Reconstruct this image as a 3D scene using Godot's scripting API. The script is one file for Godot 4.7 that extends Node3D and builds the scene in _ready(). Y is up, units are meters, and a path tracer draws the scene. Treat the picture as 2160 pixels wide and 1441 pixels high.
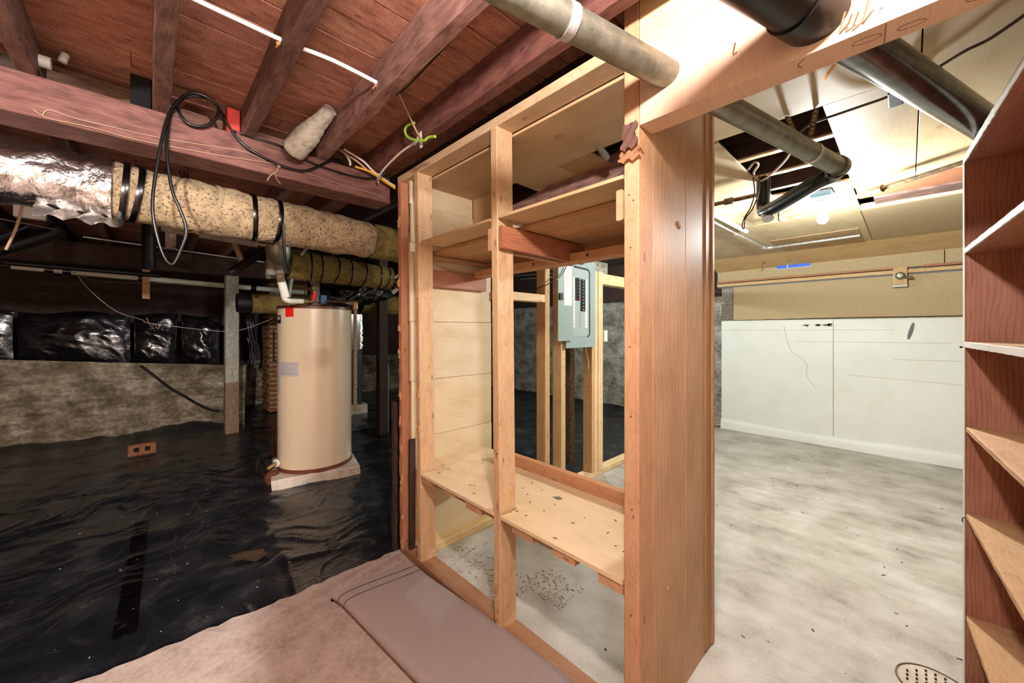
extends Node3D
# An unfinished basement: a framed closet between a low crawl space and a plastered room.
# World: +X runs along the floor boards, -Z along the joists, y up, metres.

var rng := RandomNumberGenerator.new()
var taken := {}
var M := {}
var tex_cache := {}

func _ready():
	rng.seed = 4711
	setup_camera()
	setup_environment()
	setup_lamps()
	make_materials()
	build_shell()
	build_ceiling()
	build_partition()
	build_closet()
	build_panel_wall()
	build_far_room()
	build_bookcase()
	build_crawl()
	build_ducts()
	build_heater()
	build_cables()
	build_pipes()
	build_small()

func setup_camera():
	var cam := Camera3D.new()
	cam.name = "camera"
	cam.projection = Camera3D.PROJECTION_FRUSTUM
	cam.keep_aspect = Camera3D.KEEP_HEIGHT
	cam.near = 0.05
	cam.far = 60.0
	# focal length 800 px on a 1441 px high frame; horizon at row 697
	cam.size = 0.05 * 1441.0 / 800.0
	cam.frustum_offset = Vector2(0.0, -0.05 * 23.5 / 800.0)
	add_child(cam)
	cam.position = Vector3(0, 1.28, 0)
	cam.rotation = Vector3(0, -deg_to_rad(43.756), 0)
	cam.current = true

func setup_environment():
	var we := WorldEnvironment.new()
	we.name = "environment"
	var e := Environment.new()
	e.background_mode = Environment.BG_COLOR
	e.background_color = Color(0.02, 0.022, 0.026)
	e.ambient_light_source = Environment.AMBIENT_SOURCE_DISABLED
	e.tonemap_mode = Environment.TONE_MAPPER_LINEAR
	e.tonemap_exposure = 1.15
	e.sdfgi_enabled = true
	e.ssao_enabled = true
	e.ssil_enabled = true
	we.environment = e
	add_child(we)

func setup_lamps():
	# the bare bulb over the photographer, the bare bulb of the far room, then two unseen bulbs added for brightness
	bulb_lamp("bare light bulb on a ceiling joist above the camera, out of the picture", Vector3(0.30, 2.10, -0.17), Color(1.0, 0.955, 0.955), 2.3, 0.045, 2.0)
	bulb_lamp("glowing bare bulb under a blue box on the plywood ceiling of the far room", Vector3(3.13, 2.02, -0.38), Color(0.98, 1.0, 0.99), 2.9, 0.04, 30.0)
	bulb_lamp("unseen bulb added behind the camera to brighten slab and crawl space", Vector3(-1.10, 1.95, 2.0), Color(1.0, 0.985, 0.98), 24.0, 0.06, 3.0)  # added fill light, out of view behind the camera
	bulb_lamp("hidden bulb added behind the breaker panel to brighten the crawl space", Vector3(3.70, 1.86, -2.72), Color(0.95, 1.0, 1.0), 1.6, 0.04, 6.0)  # added fill light, kept out of sight by the breaker panel

func bulb_lamp(label: String, at: Vector3, col: Color, energy: float, size: float, glow: float):
	var t = thing("light_bulb", label, "light bulb", "", at - Vector3(0, 0.055, 0))
	var m := StandardMaterial3D.new()
	m.albedo_color = Color(1, 1, 1)
	m.emission_enabled = true
	m.emission = col
	m.emission_energy_multiplier = glow
	var g := MB.new()
	g.lathe(at - Vector3(0, 0.055, 0), [[0.001, 0.0], [0.014, 0.003], [0.026, 0.014], [0.031, 0.032], [0.029, 0.05], [0.021, 0.068], [0.015, 0.08], [0.013, 0.088]], 20)
	commit(g, "glass", m, t)
	var s := MB.new()
	s.lathe(at - Vector3(0, 0.055, 0), [[0.001, 0.088], [0.0135, 0.088], [0.0135, 0.112], [0.024, 0.114], [0.03, 0.14], [0.001, 0.141]], 20)
	var cm := StandardMaterial3D.new()
	cm.albedo_color = Color(0.85, 0.84, 0.8)
	cm.roughness = 0.4
	commit(s, "socket", cm, t)
	var l := OmniLight3D.new()
	l.name = "lamp_light"
	l.light_color = col
	l.light_energy = energy
	l.light_size = size
	l.omni_range = 16.0
	l.omni_attenuation = 2.0
	l.shadow_enabled = true
	t.add_child(l)
	l.position = Vector3(0, 0.035, 0)

# ---------------------------------------------------------------- naming
func numbered(called: String) -> String:
	if not taken.has(called):
		taken[called] = 0
		return called
	taken[called] += 1
	return "%s_%03d" % [called, taken[called]]

func tag(o, label = "", category = "", group = "", kind = ""):
	if label != "": o.set_meta("label", label)
	if category != "": o.set_meta("category", category)
	if group != "": o.set_meta("group", group)
	if kind != "": o.set_meta("kind", kind)
	return o

func thing(called, label, category, group = "", at = Vector3.ZERO, kind = ""):
	var o := Node3D.new()
	o.name = numbered(called)
	add_child(o)
	o.position = at
	return tag(o, label, category, group, kind)

func root_of(n):
	while n.get_parent() != self:
		n = n.get_parent()
	return n

func commit(mb, called, material, parent = null):
	var at := Vector3.ZERO
	if parent == null:
		var box := AABB(mb.v[0], Vector3.ZERO)
		for p in mb.v: box = box.expand(p)
		at = Vector3(box.get_center().x, box.position.y, box.get_center().z)
	else:
		at = root_of(parent).position
	var o := MeshInstance3D.new()
	o.mesh = mb.mesh(at)
	o.material_override = material
	o.cast_shadow = GeometryInstance3D.SHADOW_CASTING_SETTING_ON
	if parent == null:
		o.name = numbered(called)
		add_child(o)
		o.position = at
	else:
		o.name = called
		parent.add_child(o, true)
	return o

# a plank as its own object; the longest axis carries the grain
func bx(parent, called, x0, x1, y0, y1, z0, z1, material, o = {}):
	var mb := MB.new()
	add_bx(mb, x0, x1, y0, y1, z0, z1, o)
	return commit(mb, called, material, parent)

func add_bx(mb, x0, x1, y0, y1, z0, z1, o = {}):
	var d := Vector3(x1 - x0, y1 - y0, z1 - z0)
	var c := Vector3(x0 + x1, y0 + y1, z0 + z1) * 0.5
	var ax: int = o.get("axis", d.max_axis_index())
	var e := [Vector3(d.x, 0, 0), Vector3(0, d.y, 0), Vector3(0, 0, d.z)]
	var a: Vector3 = e[ax] * 0.5
	var s: Vector3 = e[(ax + 1) % 3] * 0.5
	var u: Vector3 = e[(ax + 2) % 3] * 0.5
	var lean: Vector3 = o.get("lean", Vector3.ZERO)
	mb.plank(c - a, c + a + lean, s, u, o.get("ch", 0.003), o.get("seg", 1), o.get("rough", 0.0), rng, tone(o))

func tone(o) -> Color:
	var k: float = 1.0 + rng.randf_range(-1, 1) * o.get("vary", 0.08)
	var c: Color = o.get("tone", Color(1, 1, 1))
	return Color(c.r * k, c.g * k * (1.0 + rng.randf_range(-0.03, 0.03)), c.b * k * (1.0 + rng.randf_range(-0.05, 0.05)))

func beam(parent, called, a, b, w, h, material, o = {}):
	var mb := MB.new()
	add_beam(mb, a, b, w, h, o)
	return commit(mb, called, material, parent)

func add_beam(mb, a, b, w, h, o = {}):
	var d: Vector3 = (b - a).normalized()
	var up: Vector3 = o.get("up", Vector3.UP)
	if absf(d.dot(up)) > 0.95: up = Vector3(0, 0, 1)
	var s: Vector3 = d.cross(up).normalized()
	var u: Vector3 = s.cross(d).normalized()
	mb.plank(a, b, s * w * 0.5, u * h * 0.5, o.get("ch", 0.003), o.get("seg", 1), o.get("rough", 0.0), rng, tone(o))

func tube(parent, called, pts, r, material, o = {}):
	var mb := MB.new()
	mb.tube(smooth_path(pts, o.get("smooth", 4)) if o.get("smooth", 4) > 0 else pts, r, o.get("sides", 10))
	return commit(mb, called, material, parent)

func smooth_path(pts: Array, k: int = 4) -> Array:
	if pts.size() < 3: return pts
	var out := []
	for i in pts.size() - 1:
		var p0: Vector3 = pts[maxi(i - 1, 0)]
		var p1: Vector3 = pts[i]
		var p2: Vector3 = pts[i + 1]
		var p3: Vector3 = pts[mini(i + 2, pts.size() - 1)]
		for j in k:
			out.append(p1.cubic_interpolate(p2, p0, p3, float(j) / k))
	out.append(pts[-1])
	return out

# ---------------------------------------------------------------- mesh builder
class MB:
	var v := PackedVector3Array()
	var n := PackedVector3Array()
	var uv := PackedVector2Array()
	var c := PackedColorArray()
	var idx := PackedInt32Array()
	var col := Color(1, 1, 1)

	func vert(p, nn, t) -> int:
		v.append(p); n.append(nn); uv.append(t); c.append(col)
		return v.size() - 1

	func tri(a: int, b: int, d: int):
		var g := (v[b] - v[a]).cross(v[d] - v[a])
		if g.dot(n[a] + n[b] + n[d]) > 0.0: idx.append_array(PackedInt32Array([a, d, b]))
		else: idx.append_array(PackedInt32Array([a, b, d]))

	func quad(a, b, d, e, nn, ta, tb, td, te):
		var i := vert(a, nn, ta); var j := vert(b, nn, tb); var k := vert(d, nn, td); var l := vert(e, nn, te)
		tri(i, j, k); tri(i, k, l)

	func flat(pts: Array, nn: Vector3, scale: float = 1.0):
		var ids := []
		var t: Vector3 = (pts[1] - pts[0]).normalized()
		var b: Vector3 = nn.cross(t)
		for p in pts: ids.append(vert(p, nn, Vector2((p - pts[0]).dot(t), (p - pts[0]).dot(b)) * scale))
		for i in range(1, pts.size() - 1): tri(ids[0], ids[i], ids[i + 1])

	# chamfered plank from a to b; s and u are half extents across
	func plank(a: Vector3, b: Vector3, s: Vector3, u: Vector3, ch: float, seg: int, rough: float, rng: RandomNumberGenerator, tn: Color):
		col = tn
		var off := Vector2(rng.randf() * 1.7, rng.randf() * 0.9)
		var sl: float = s.length(); var ul: float = u.length()
		ch = minf(ch, minf(sl, ul) * 0.45)
		var sn: Vector3 = s / sl; var un: Vector3 = u / ul
		var d: Vector3 = b - a
		var len := d.length(); d /= len
		var sec := [[1, 1, 0], [1, 1, 1], [-1, 1, 1], [-1, 1, 0], [-1, -1, 0], [-1, -1, 1], [1, -1, 1], [1, -1, 0]]
		var rings := []
		for i in seg + 1:
			var f := float(i) / seg
			var ring := []
			var jit := []
			for k in 4: jit.append(Vector3(rng.randf_range(-1, 1), rng.randf_range(-1, 1), rng.randf_range(-1, 1)) * rough)
			for k in 8:
				var q = sec[k]
				var ds: float = sl - (ch if q[2] == 1 else 0.0)
				var du: float = ul - (ch if q[2] == 0 else 0.0)
				var p: Vector3 = a + (b - a) * f + sn * ds * q[0] + un * du * q[1]
				if rough > 0.0: p += jit[k / 2]
				ring.append(p)
			rings.append(ring)
		# order of the section points: start on the +s side and go round
		var per := [0.0]
		for k in 8: per.append(per[k] + (rings[0][(k + 1) % 8] - rings[0][k]).length())
		for k in 8:
			var k2 := (k + 1) % 8
			var across: Vector3 = rings[0][k2] - rings[0][k]
			var nn: Vector3 = across.cross(d).normalized()
			var mid: Vector3 = (rings[0][k] + rings[0][k2]) * 0.5 - a
			if nn.dot(mid) < 0: nn = -nn
			for i in seg:
				var u0 := off.x + len * i / seg
				var u1 := off.x + len * (i + 1) / seg
				var fn := nn
				if rough > 0.0:
					fn = (rings[i][k2] - rings[i][k]).cross(rings[i + 1][k] - rings[i][k]).normalized()
					if fn.dot(nn) < 0: fn = -fn
				quad(rings[i][k], rings[i + 1][k], rings[i + 1][k2], rings[i][k2], fn, Vector2(u0, off.y + per[k]), Vector2(u1, off.y + per[k]), Vector2(u1, off.y + per[k + 1]), Vector2(u0, off.y + per[k + 1]))
		for e in 2:
			var ring = rings[0] if e == 0 else rings[seg]
			var nn: Vector3 = -d if e == 0 else d
			var ids := []
			for p in ring: ids.append(vert(p, nn, off + Vector2((p - a).dot(un) * 0.25, (p - a).dot(sn))))
			for k in range(1, 7): tri(ids[0], ids[k], ids[k + 1])

	# grid of points rows[i][j] with shared smooth normals; flip turns them over
	func grid(rows: Array, flip: bool = false, us: float = 1.0, vs: float = 1.0, uvs = null):
		var h: int = rows.size(); var w: int = rows[0].size()
		var base := v.size()
		for i in h:
			for j in w:
				var du: Vector3 = rows[i][mini(j + 1, w - 1)] - rows[i][maxi(j - 1, 0)]
				var dv: Vector3 = rows[mini(i + 1, h - 1)][j] - rows[maxi(i - 1, 0)][j]
				var nn := du.cross(dv).normalized()
				if flip: nn = -nn
				vert(rows[i][j], nn, uvs[i][j] if uvs != null else Vector2(us * j / (w - 1), vs * i / (h - 1)))
		for i in h - 1:
			for j in w - 1:
				var a := base + i * w + j
				if flip: idx.append_array(PackedInt32Array([a, a + 1, a + w, a + 1, a + w + 1, a + w]))
				else: idx.append_array(PackedInt32Array([a, a + w, a + 1, a + 1, a + w, a + w + 1]))

	func tube(pts: Array, r, sides: int = 10, caps: bool = true):
		var frames := []
		var t0: Vector3 = (pts[1] - pts[0]).normalized()
		var u := t0.cross(Vector3(0.31, 0.9, 0.27)).normalized()
		var along := 0.0
		var base := v.size()
		for i in pts.size():
			var t: Vector3
			if i == 0: t = t0
			elif i == pts.size() - 1: t = (pts[i] - pts[i - 1]).normalized()
			else: t = ((pts[i + 1] - pts[i]).normalized() + (pts[i] - pts[i - 1]).normalized()).normalized()
			u = (u - t * u.dot(t)).normalized()
			var w := t.cross(u)
			if i > 0: along += (pts[i] - pts[i - 1]).length()
			var rr: float = r[i] if r is Array else r
			frames.append([pts[i], t, u, w, rr])
			for k in sides + 1:
				var a := TAU * k / sides
				var q := u * cos(a) + w * sin(a)
				vert(pts[i] + q * rr, q, Vector2(along, rr * a))
		for i in pts.size() - 1:
			for k in sides:
				var a := base + i * (sides + 1) + k
				tri(a, a + 1, a + sides + 1); tri(a + 1, a + sides + 2, a + sides + 1)
		if caps:
			for e in [0, pts.size() - 1]:
				var f = frames[e]
				var nn: Vector3 = -f[1] if e == 0 else f[1]
				var ring := []
				for k in sides: ring.append(f[0] + (f[2] * cos(TAU * k / sides) + f[3] * sin(TAU * k / sides)) * f[4])
				flat(ring, nn)

	# profile rows [radius, height] turned about a vertical axis through at, or about axis
	func lathe(at: Vector3, prof: Array, sides: int = 24, axis: Vector3 = Vector3.UP):
		var u: Vector3 = axis.cross(Vector3(0.3, 0.2, 0.93)).normalized()
		var w: Vector3 = axis.cross(u)
		var along := 0.0
		for i in prof.size() - 1:
			var p = prof[i]; var q = prof[i + 1]
			var dr: float = q[0] - p[0]; var dh: float = q[1] - p[1]
			var ln := sqrt(dr * dr + dh * dh)
			if ln < 1e-6: continue
			var ids := []
			for k in sides + 1:
				var a := TAU * k / sides
				var o := u * cos(a) + w * sin(a)
				var nn := (o * dh - axis * dr).normalized()
				ids.append(vert(at + o * p[0] + axis * p[1], nn, Vector2(p[0] * a, along)))
				ids.append(vert(at + o * q[0] + axis * q[1], nn, Vector2(q[0] * a, along + ln)))
			for k in sides:
				tri(ids[2 * k], ids[2 * k + 1], ids[2 * k + 2]); tri(ids[2 * k + 1], ids[2 * k + 3], ids[2 * k + 2])
			along += ln

	func mesh(at: Vector3) -> ArrayMesh:
		var arr := []
		arr.resize(Mesh.ARRAY_MAX)
		var vv := v.duplicate()
		for i in vv.size(): vv[i] -= at
		arr[Mesh.ARRAY_VERTEX] = vv
		arr[Mesh.ARRAY_NORMAL] = n
		arr[Mesh.ARRAY_TEX_UV] = uv
		arr[Mesh.ARRAY_COLOR] = c
		arr[Mesh.ARRAY_INDEX] = idx
		var m := ArrayMesh.new()
		m.add_surface_from_arrays(Mesh.PRIMITIVE_TRIANGLES, arr)
		return m

# ---------------------------------------------------------------- textures
func layer(w: int, h: int, freq: float, sd: int, sw: int = 0, sh: int = 0, octaves: int = 3, kind = FastNoiseLite.TYPE_SIMPLEX_SMOOTH, ridged = false) -> PackedByteArray:
	var f := FastNoiseLite.new()
	f.seed = sd
	f.noise_type = kind
	f.frequency = freq
	f.fractal_octaves = octaves
	f.fractal_type = FastNoiseLite.FRACTAL_RIDGED if ridged else FastNoiseLite.FRACTAL_FBM
	if sw == 0: sw = w
	if sh == 0: sh = h
	var im := f.get_seamless_image(sw, sh, false, false, 0.15)
	im.convert(Image.FORMAT_L8)
	if sw != w or sh != h: im.resize(w, h, Image.INTERPOLATE_CUBIC)
	return im.get_data()

func ramp(cols, stops = null) -> PackedByteArray:
	var g := Gradient.new()
	var offs := PackedFloat32Array()
	var cc := PackedColorArray()
	for i in cols.size():
		offs.append(stops[i] if stops != null else float(i) / (cols.size() - 1))
		cc.append(Color(cols[i]))
	g.offsets = offs
	g.colors = cc
	var out := PackedByteArray()
	for i in 256:
		var c := g.sample(i / 255.0)
		out.append(int(c.r * 255)); out.append(int(c.g * 255)); out.append(int(c.b * 255))
	return out

func blend(layers) -> PackedByteArray:   # weighted sum of byte layers round mid grey
	var a: PackedByteArray = layers[0][0]
	var out := PackedByteArray()
	out.resize(a.size())
	var n: int = layers.size()
	var wa: float = layers[0][1]
	var b: PackedByteArray = layers[1][0] if n > 1 else a
	var wb: float = layers[1][1] if n > 1 else 0.0
	var c: PackedByteArray = layers[2][0] if n > 2 else a
	var wc: float = layers[2][1] if n > 2 else 0.0
	var d: PackedByteArray = layers[3][0] if n > 3 else a
	var wd: float = layers[3][1] if n > 3 else 0.0
	for i in a.size():
		out[i] = int(clampf(127.5 + (a[i] - 127.5) * wa + (b[i] - 127.5) * wb + (c[i] - 127.5) * wc + (d[i] - 127.5) * wd, 0.0, 255.0))
	return out

func colored(w: int, h: int, g: PackedByteArray, lut: PackedByteArray) -> ImageTexture:
	var out := PackedByteArray()
	out.resize(g.size() * 3)
	for i in g.size():
		var k := g[i] * 3
		out[i * 3] = lut[k]; out[i * 3 + 1] = lut[k + 1]; out[i * 3 + 2] = lut[k + 2]
	return ImageTexture.create_from_image(Image.create_from_data(w, h, false, Image.FORMAT_RGB8, out))

func relief(w: int, h: int, g: PackedByteArray, strength: float) -> ImageTexture:
	var im := Image.create_from_data(w, h, false, Image.FORMAT_L8, g)
	im.convert(Image.FORMAT_RGBA8)
	im.bump_map_to_normal_map(strength)
	return ImageTexture.create_from_image(im)

# wood grain, u along the fibres: growth rings, fibres, blotches and knots
func wood_gray(w: int, h: int, sd: int, rings: float, ring_amt: float, warp_amt: float, fibre_amt: float, blot_amt: float, knots: int, saw: float = 0.0) -> PackedByteArray:
	var fib := layer(w, h, 0.22, sd, w / 32, h, 2)
	var wrp := layer(w, h, 0.05, sd + 1, 64, 64, 2)
	var blo := layer(w, h, 0.06, sd + 2, 96, 96, 3)
	var sw := layer(w, h, 0.2, sd + 3, w, h / 16, 2) if saw > 0 else fib
	var lut := PackedFloat32Array()
	for i in 256:
		var t := i / 255.0
		lut.append((pow(t, 3.0) if t < 0.86 else (1.0 - t) / 0.14 * 0.64) * 2.0 - 0.6)
	var out := PackedByteArray()
	out.resize(w * h)
	for y in h:
		var vy: float = float(y) / h * rings
		for x in w:
			var i: int = y * w + x
			var r := vy + (wrp[i] / 255.0) * warp_amt
			var g := 127.5 - lut[int(fposmod(r, 1.0) * 255.0)] * ring_amt + (fib[i] - 127.5) * fibre_amt + (blo[i] - 127.5) * blot_amt
			if saw > 0: g += (sw[i] - 127.5) * saw
			out[i] = int(clampf(g, 0, 255))
	var kr := RandomNumberGenerator.new()
	kr.seed = sd
	for k in knots:
		var cx := kr.randi_range(40, w - 40)
		var cy := kr.randi_range(25, h - 25)
		var rad := kr.randf_range(5.0, 11.0) * h / 512.0
		for y in range(maxi(0, int(cy - rad * 3)), mini(h, int(cy + rad * 3))):
			for x in range(maxi(0, int(cx - rad * 7)), mini(w, int(cx + rad * 7))):
				var d := sqrt(pow((x - cx) / (rad * 1.5), 2) + pow((y - cy) / rad, 2))
				if d < 1.0: out[y * w + x] = int(out[y * w + x] * 0.22 + 18 + 14 * sin(d * 12))
				elif d < 2.6:
					var f := (2.6 - d) / 1.6
					out[y * w + x] = int(clampf(out[y * w + x] - f * (26 + 16 * sin(d * 11)), 0, 255))
	return out

func mat(called, tex = null, tint = Color(1, 1, 1), rough = 0.7, sx = 1.0, sy = 1.0, o = {}):
	var m := StandardMaterial3D.new()
	m.resource_name = called
	m.albedo_color = tint
	if tex != null: m.albedo_texture = tex
	m.roughness = rough
	m.metallic = o.get("metal", 0.0)
	m.metallic_specular = o.get("spec", 0.5)
	m.vertex_color_use_as_albedo = o.get("vc", true)
	m.uv1_scale = Vector3(1.0 / sx, 1.0 / sy, 1.0 / sx)
	if o.has("tri"):
		m.uv1_triplanar = true
		m.uv1_world_triplanar = true
		m.uv1_scale = Vector3.ONE / o.tri
	if o.has("normal"):
		m.normal_enabled = true
		m.normal_texture = o.normal
		m.normal_scale = o.get("ns", 1.0)
	if o.has("coat"):
		m.clearcoat_enabled = true
		m.clearcoat = o.coat
		m.clearcoat_roughness = o.get("coatr", 0.2)
	M[called] = m
	return m

func make_materials():
	var W := 1024
	var H := 512
	# --- woods
	var fir := wood_gray(W, H, 11, 9, 30, 5.0, 0.32, 0.30, 5)
	mat("fir", colored(W, H, fir, ramp(["6e5038", "b09270", "c9ac88", "d3ba98", "dcc8aa"], [0.0, 0.26, 0.5, 0.74, 1.0])), Color(1, 1, 1), 0.62, 1.1, 0.34)
	mat("fir_aged", M.fir.albedo_texture, Color(0.90, 0.83, 0.77), 0.7, 1.1, 0.34)
	mat("fir_red", M.fir.albedo_texture, Color(0.94, 0.84, 0.79), 0.66, 1.1, 0.34)
	mat("fir_pale", M.fir.albedo_texture, Color(1.12, 1.12, 1.08), 0.66, 1.1, 0.34)
	var old := wood_gray(W, H, 23, 16, 22, 4.0, 0.55, 0.5, 3, 0.0)
	var old_n := relief(W, H, old, 2.2)
	mat("old_fir", colored(W, H, old, ramp(["3a2823", "5c433b", "7d6056", "927568", "a58b7f"], [0.0, 0.25, 0.5, 0.75, 1.0])), Color(1, 1, 1), 0.72, 0.8, 0.28, {"normal": old_n, "ns": 0.7})
	mat("old_fir_dusty", M.old_fir.albedo_texture, Color(1.18, 1.14, 1.16), 0.85, 0.8, 0.28, {"normal": old_n, "ns": 0.8})
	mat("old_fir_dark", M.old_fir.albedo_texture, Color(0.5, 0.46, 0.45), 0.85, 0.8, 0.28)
	var sub := wood_gray(W, H, 37, 5, 10, 4.0, 0.6, 0.5, 3, 0.5)
	var sub_n := relief(W, H, sub, 2.0)
	mat("subfloor", colored(W, H, sub, ramp(["56332a", "8a5a48", "a8745e", "b8846e", "c69880"], [0.0, 0.25, 0.5, 0.75, 1.0])), Color(1, 1, 1), 0.62, 0.7, 0.26, {"normal": sub_n, "ns": 0.8})
	var vg := wood_gray(W, H, 51, 40, 44, 1.6, 0.3, 0.35, 0)
	mat("vertical_grain", colored(W, H, vg, ramp(["5a3024", "83503e", "a06a52", "ae7a60", "bc8a70"], [0.0, 0.25, 0.5, 0.75, 1.0])), Color(1, 1, 1), 0.58, 1.2, 0.5)
	mat("cabinet_panel", colored(W, H, vg, ramp(["8e6c4e", "ac8864", "be9a76", "caa684", "d4b496"], [0.0, 0.2, 0.5, 0.75, 1.0])), Color(1, 1, 1), 0.55, 1.6, 1.1, {"spec": 0.25})
	var ply := wood_gray(W, H, 67, 5, 12, 9.0, 0.22, 0.42, 2)
	mat("plywood", colored(W, H, ply, ramp(["9a805a", "c2ac86", "d2c0a0", "dacaac", "e2d6bc"], [0.0, 0.22, 0.5, 0.78, 1.0])), Color(1, 1, 1), 0.62, 2.0, 1.0)
	mat("plywood_pale", M.plywood.albedo_texture, Color(1.02, 1.02, 1.0), 0.6, 2.0, 1.0)
	mat("plywood_brown", M.plywood.albedo_texture, Color(0.90, 0.83, 0.74), 0.62, 2.0, 1.0)
	var head := wood_gray(W, H, 71, 30, 10, 2.0, 0.4, 0.3, 0)
	mat("header_ply", colored(W, H, head, ramp(["ac886a", "c4a284", "d0b094", "dabea4"], [0.0, 0.3, 0.6, 1.0])), Color(1, 1, 1), 0.55, 1.4, 0.6)
	# --- concrete
	var S := 1024
	var blot := layer(S, S, 0.006, 101, 0, 0, 5)
	var mid := layer(S, S, 0.03, 102, 0, 0, 4)
	var fine := layer(S, S, 0.25, 103, 0, 0, 2)
	var slab := blend([[blot, 0.8], [mid, 0.22], [fine, 0.35], [layer(S, S, 0.02, 107, S, 256, 4), 0.35]])
	var slab_n := relief(S, S, blend([[mid, 0.5], [fine, 0.35]]), 2.0)
	mat("floor_concrete", colored(S, S, slab, ramp(["7c766a", "9e988c", "afaa9f", "bbb7ad", "cbc8c0"], [0.0, 0.25, 0.5, 0.72, 1.0])), Color(1, 1, 1), 0.55, 1, 1, {"tri": 2.6, "normal": slab_n, "ns": 0.25, "vc": false})
	mat("slab_concrete", colored(S, S, blend([[blot, 0.45], [mid, 0.4], [fine, 0.8]]), ramp(["7d6c60", "a69488", "b6a69a", "c6b9ae"], [0.0, 0.3, 0.6, 1.0])), Color(1, 1, 1), 0.8, 1, 1, {"tri": 0.9, "normal": slab_n, "ns": 0.7, "vc": false})
	var wstreak := layer(S, S, 0.06, 105, 96, S / 2, 4)
	mat("painted_concrete", colored(S, S, blend([[blot, 0.3], [fine, 0.12], [layer(S, S, 0.08, 106, 96, S, 2), 0.16]]), ramp(["b4b29c", "dfe2d6", "e9ede4", "eef2ea", "f3f6ef"], [0.0, 0.22, 0.45, 0.7, 1.0])), Color(1, 1, 1), 0.5, 1, 1, {"tri": 2.2, "normal": slab_n, "ns": 0.12, "vc": false})
	mat("raw_concrete", colored(S, S, blend([[blot, 0.7], [mid, 0.5], [fine, 0.45], [wstreak, 0.2]]), ramp(["45423a", "6f6b5f", "8f8b7e", "a8a598", "bfbdb2"], [0.0, 0.25, 0.5, 0.75, 1.0])), Color(1, 1, 1), 0.9, 1, 1, {"tri": 1.6, "normal": slab_n, "ns": 0.8, "vc": false})
	mat("stem_wall", colored(S, S, blend([[blot, 0.75], [mid, 0.4], [fine, 0.75], [wstreak, 0.3]]), ramp(["2e2418", "4e4232", "6c604c", "8a816e", "b8b5a8"], [0.0, 0.3, 0.5, 0.7, 1.0])), Color(1, 1, 1), 0.9, 1, 1, {"tri": 1.9, "normal": slab_n, "ns": 0.9, "vc": false})
	mat("aggregate", colored(S, S, blend([[fine, 1.6], [mid, 0.6]]), ramp(["37301f", "8a8068", "c9c2ac"], [0.0, 0.5, 1.0])), Color(1, 1, 1), 0.9, 1, 1, {"tri": 0.7, "normal": relief(S, S, fine, 6.0), "ns": 1.0, "vc": false})
	mat("fibreboard", colored(S, S, blend([[mid, 0.25], [fine, 0.35]]), ramp(["8f7a58", "b09a74", "bda884", "cbb896"], [0.0, 0.35, 0.65, 1.0])), Color(1, 1, 1), 0.8, 1, 1, {"tri": 1.0, "vc": true})
	mat("pad_concrete", M.slab_concrete.albedo_texture, Color(1.1, 1.12, 1.1), 0.85, 1, 1, {"tri": 0.8, "normal": slab_n, "ns": 0.5, "vc": false})
	# --- black plastic
	var T := 512
	var c1 := layer(S, S, 0.011, 201, S / 3, S, 4, FastNoiseLite.TYPE_SIMPLEX_SMOOTH, true)
	var c2 := layer(S, S, 0.02, 206, S / 2, S, 3, FastNoiseLite.TYPE_SIMPLEX_SMOOTH, true)
	var c3 := layer(S, S, 0.008, 207, 0, 0, 3)
	var wr := PackedByteArray()
	wr.resize(S * S)
	for i in S * S:
		var a := maxf(0.0, (c1[i] - 150.0) / 105.0)
		var b := maxf(0.0, (c2[i] - 165.0) / 90.0)
		wr[i] = int(clampf(60.0 + 110.0 * a * a + 80.0 * b * b * (c3[i] / 255.0) + (c3[i] - 127.0) * 0.2, 0.0, 255.0))
	var pl_n := relief(S, S, wr, 6.0)
	var dust := blend([[layer(T, T, 0.01, 203, 0, 0, 5), 1.1], [layer(T, T, 0.2, 204, 0, 0, 2), 0.3]])
	mat("black_plastic", colored(T, T, dust, ramp(["0f1115", "15181d", "232528", "45423e"], [0.0, 0.45, 0.7, 1.0])), Color(1, 1, 1), 0.25, 1, 1, {"tri": 1.7, "normal": pl_n, "ns": 0.6, "vc": false, "spec": 0.55})
	mat("bag_plastic", null, Color(0.028, 0.027, 0.032), 0.24, 1.3, 1.3, {"normal": pl_n, "ns": 0.6, "vc": false, "spec": 0.7})
	mat("black_tape", null, Color(0.012, 0.012, 0.014), 0.25, 1, 1, {"vc": false})
	# --- insulation, foil, metals
	var spk := layer(T, T, 0.085, 302, 0, 0, 2)
	var insb := blend([[layer(T, T, 0.02, 303, 0, 0, 4), 0.55], [layer(T, T, 0.3, 304, 0, 0, 2), 0.5]])
	var blobs := insb.duplicate()
	for i in insb.size():
		if spk[i] > 184: insb[i] = int(insb[i] * 0.22)
		elif spk[i] > 176: insb[i] = int(insb[i] * 0.6)
	mat("insulation", colored(T, T, insb, ramp(["3c3838", "6e5e4a", "a08a68", "b09874", "c2ae8a"], [0.0, 0.2, 0.45, 0.65, 1.0])), Color(0.95, 0.95, 0.95), 0.9, 0.75, 0.75, {"normal": relief(T, T, blobs, 4.0), "ns": 0.8})
	mat("insulation_old", M.insulation.albedo_texture, Color(0.72, 0.70, 0.44), 0.9, 0.55, 0.55, {"normal": relief(T, T, blobs, 4.0), "ns": 0.8})
	var fo := blend([[layer(T, T, 0.02, 311, 0, 0, 5, FastNoiseLite.TYPE_SIMPLEX_SMOOTH, true), 1.0], [layer(T, T, 0.06, 312, 0, 0, 3), 0.5]])
	for y in T:
		for x in T:
			if x % 32 < 2 or y % 32 < 2: fo[y * T + x] = mini(255, fo[y * T + x] + 26)
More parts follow.
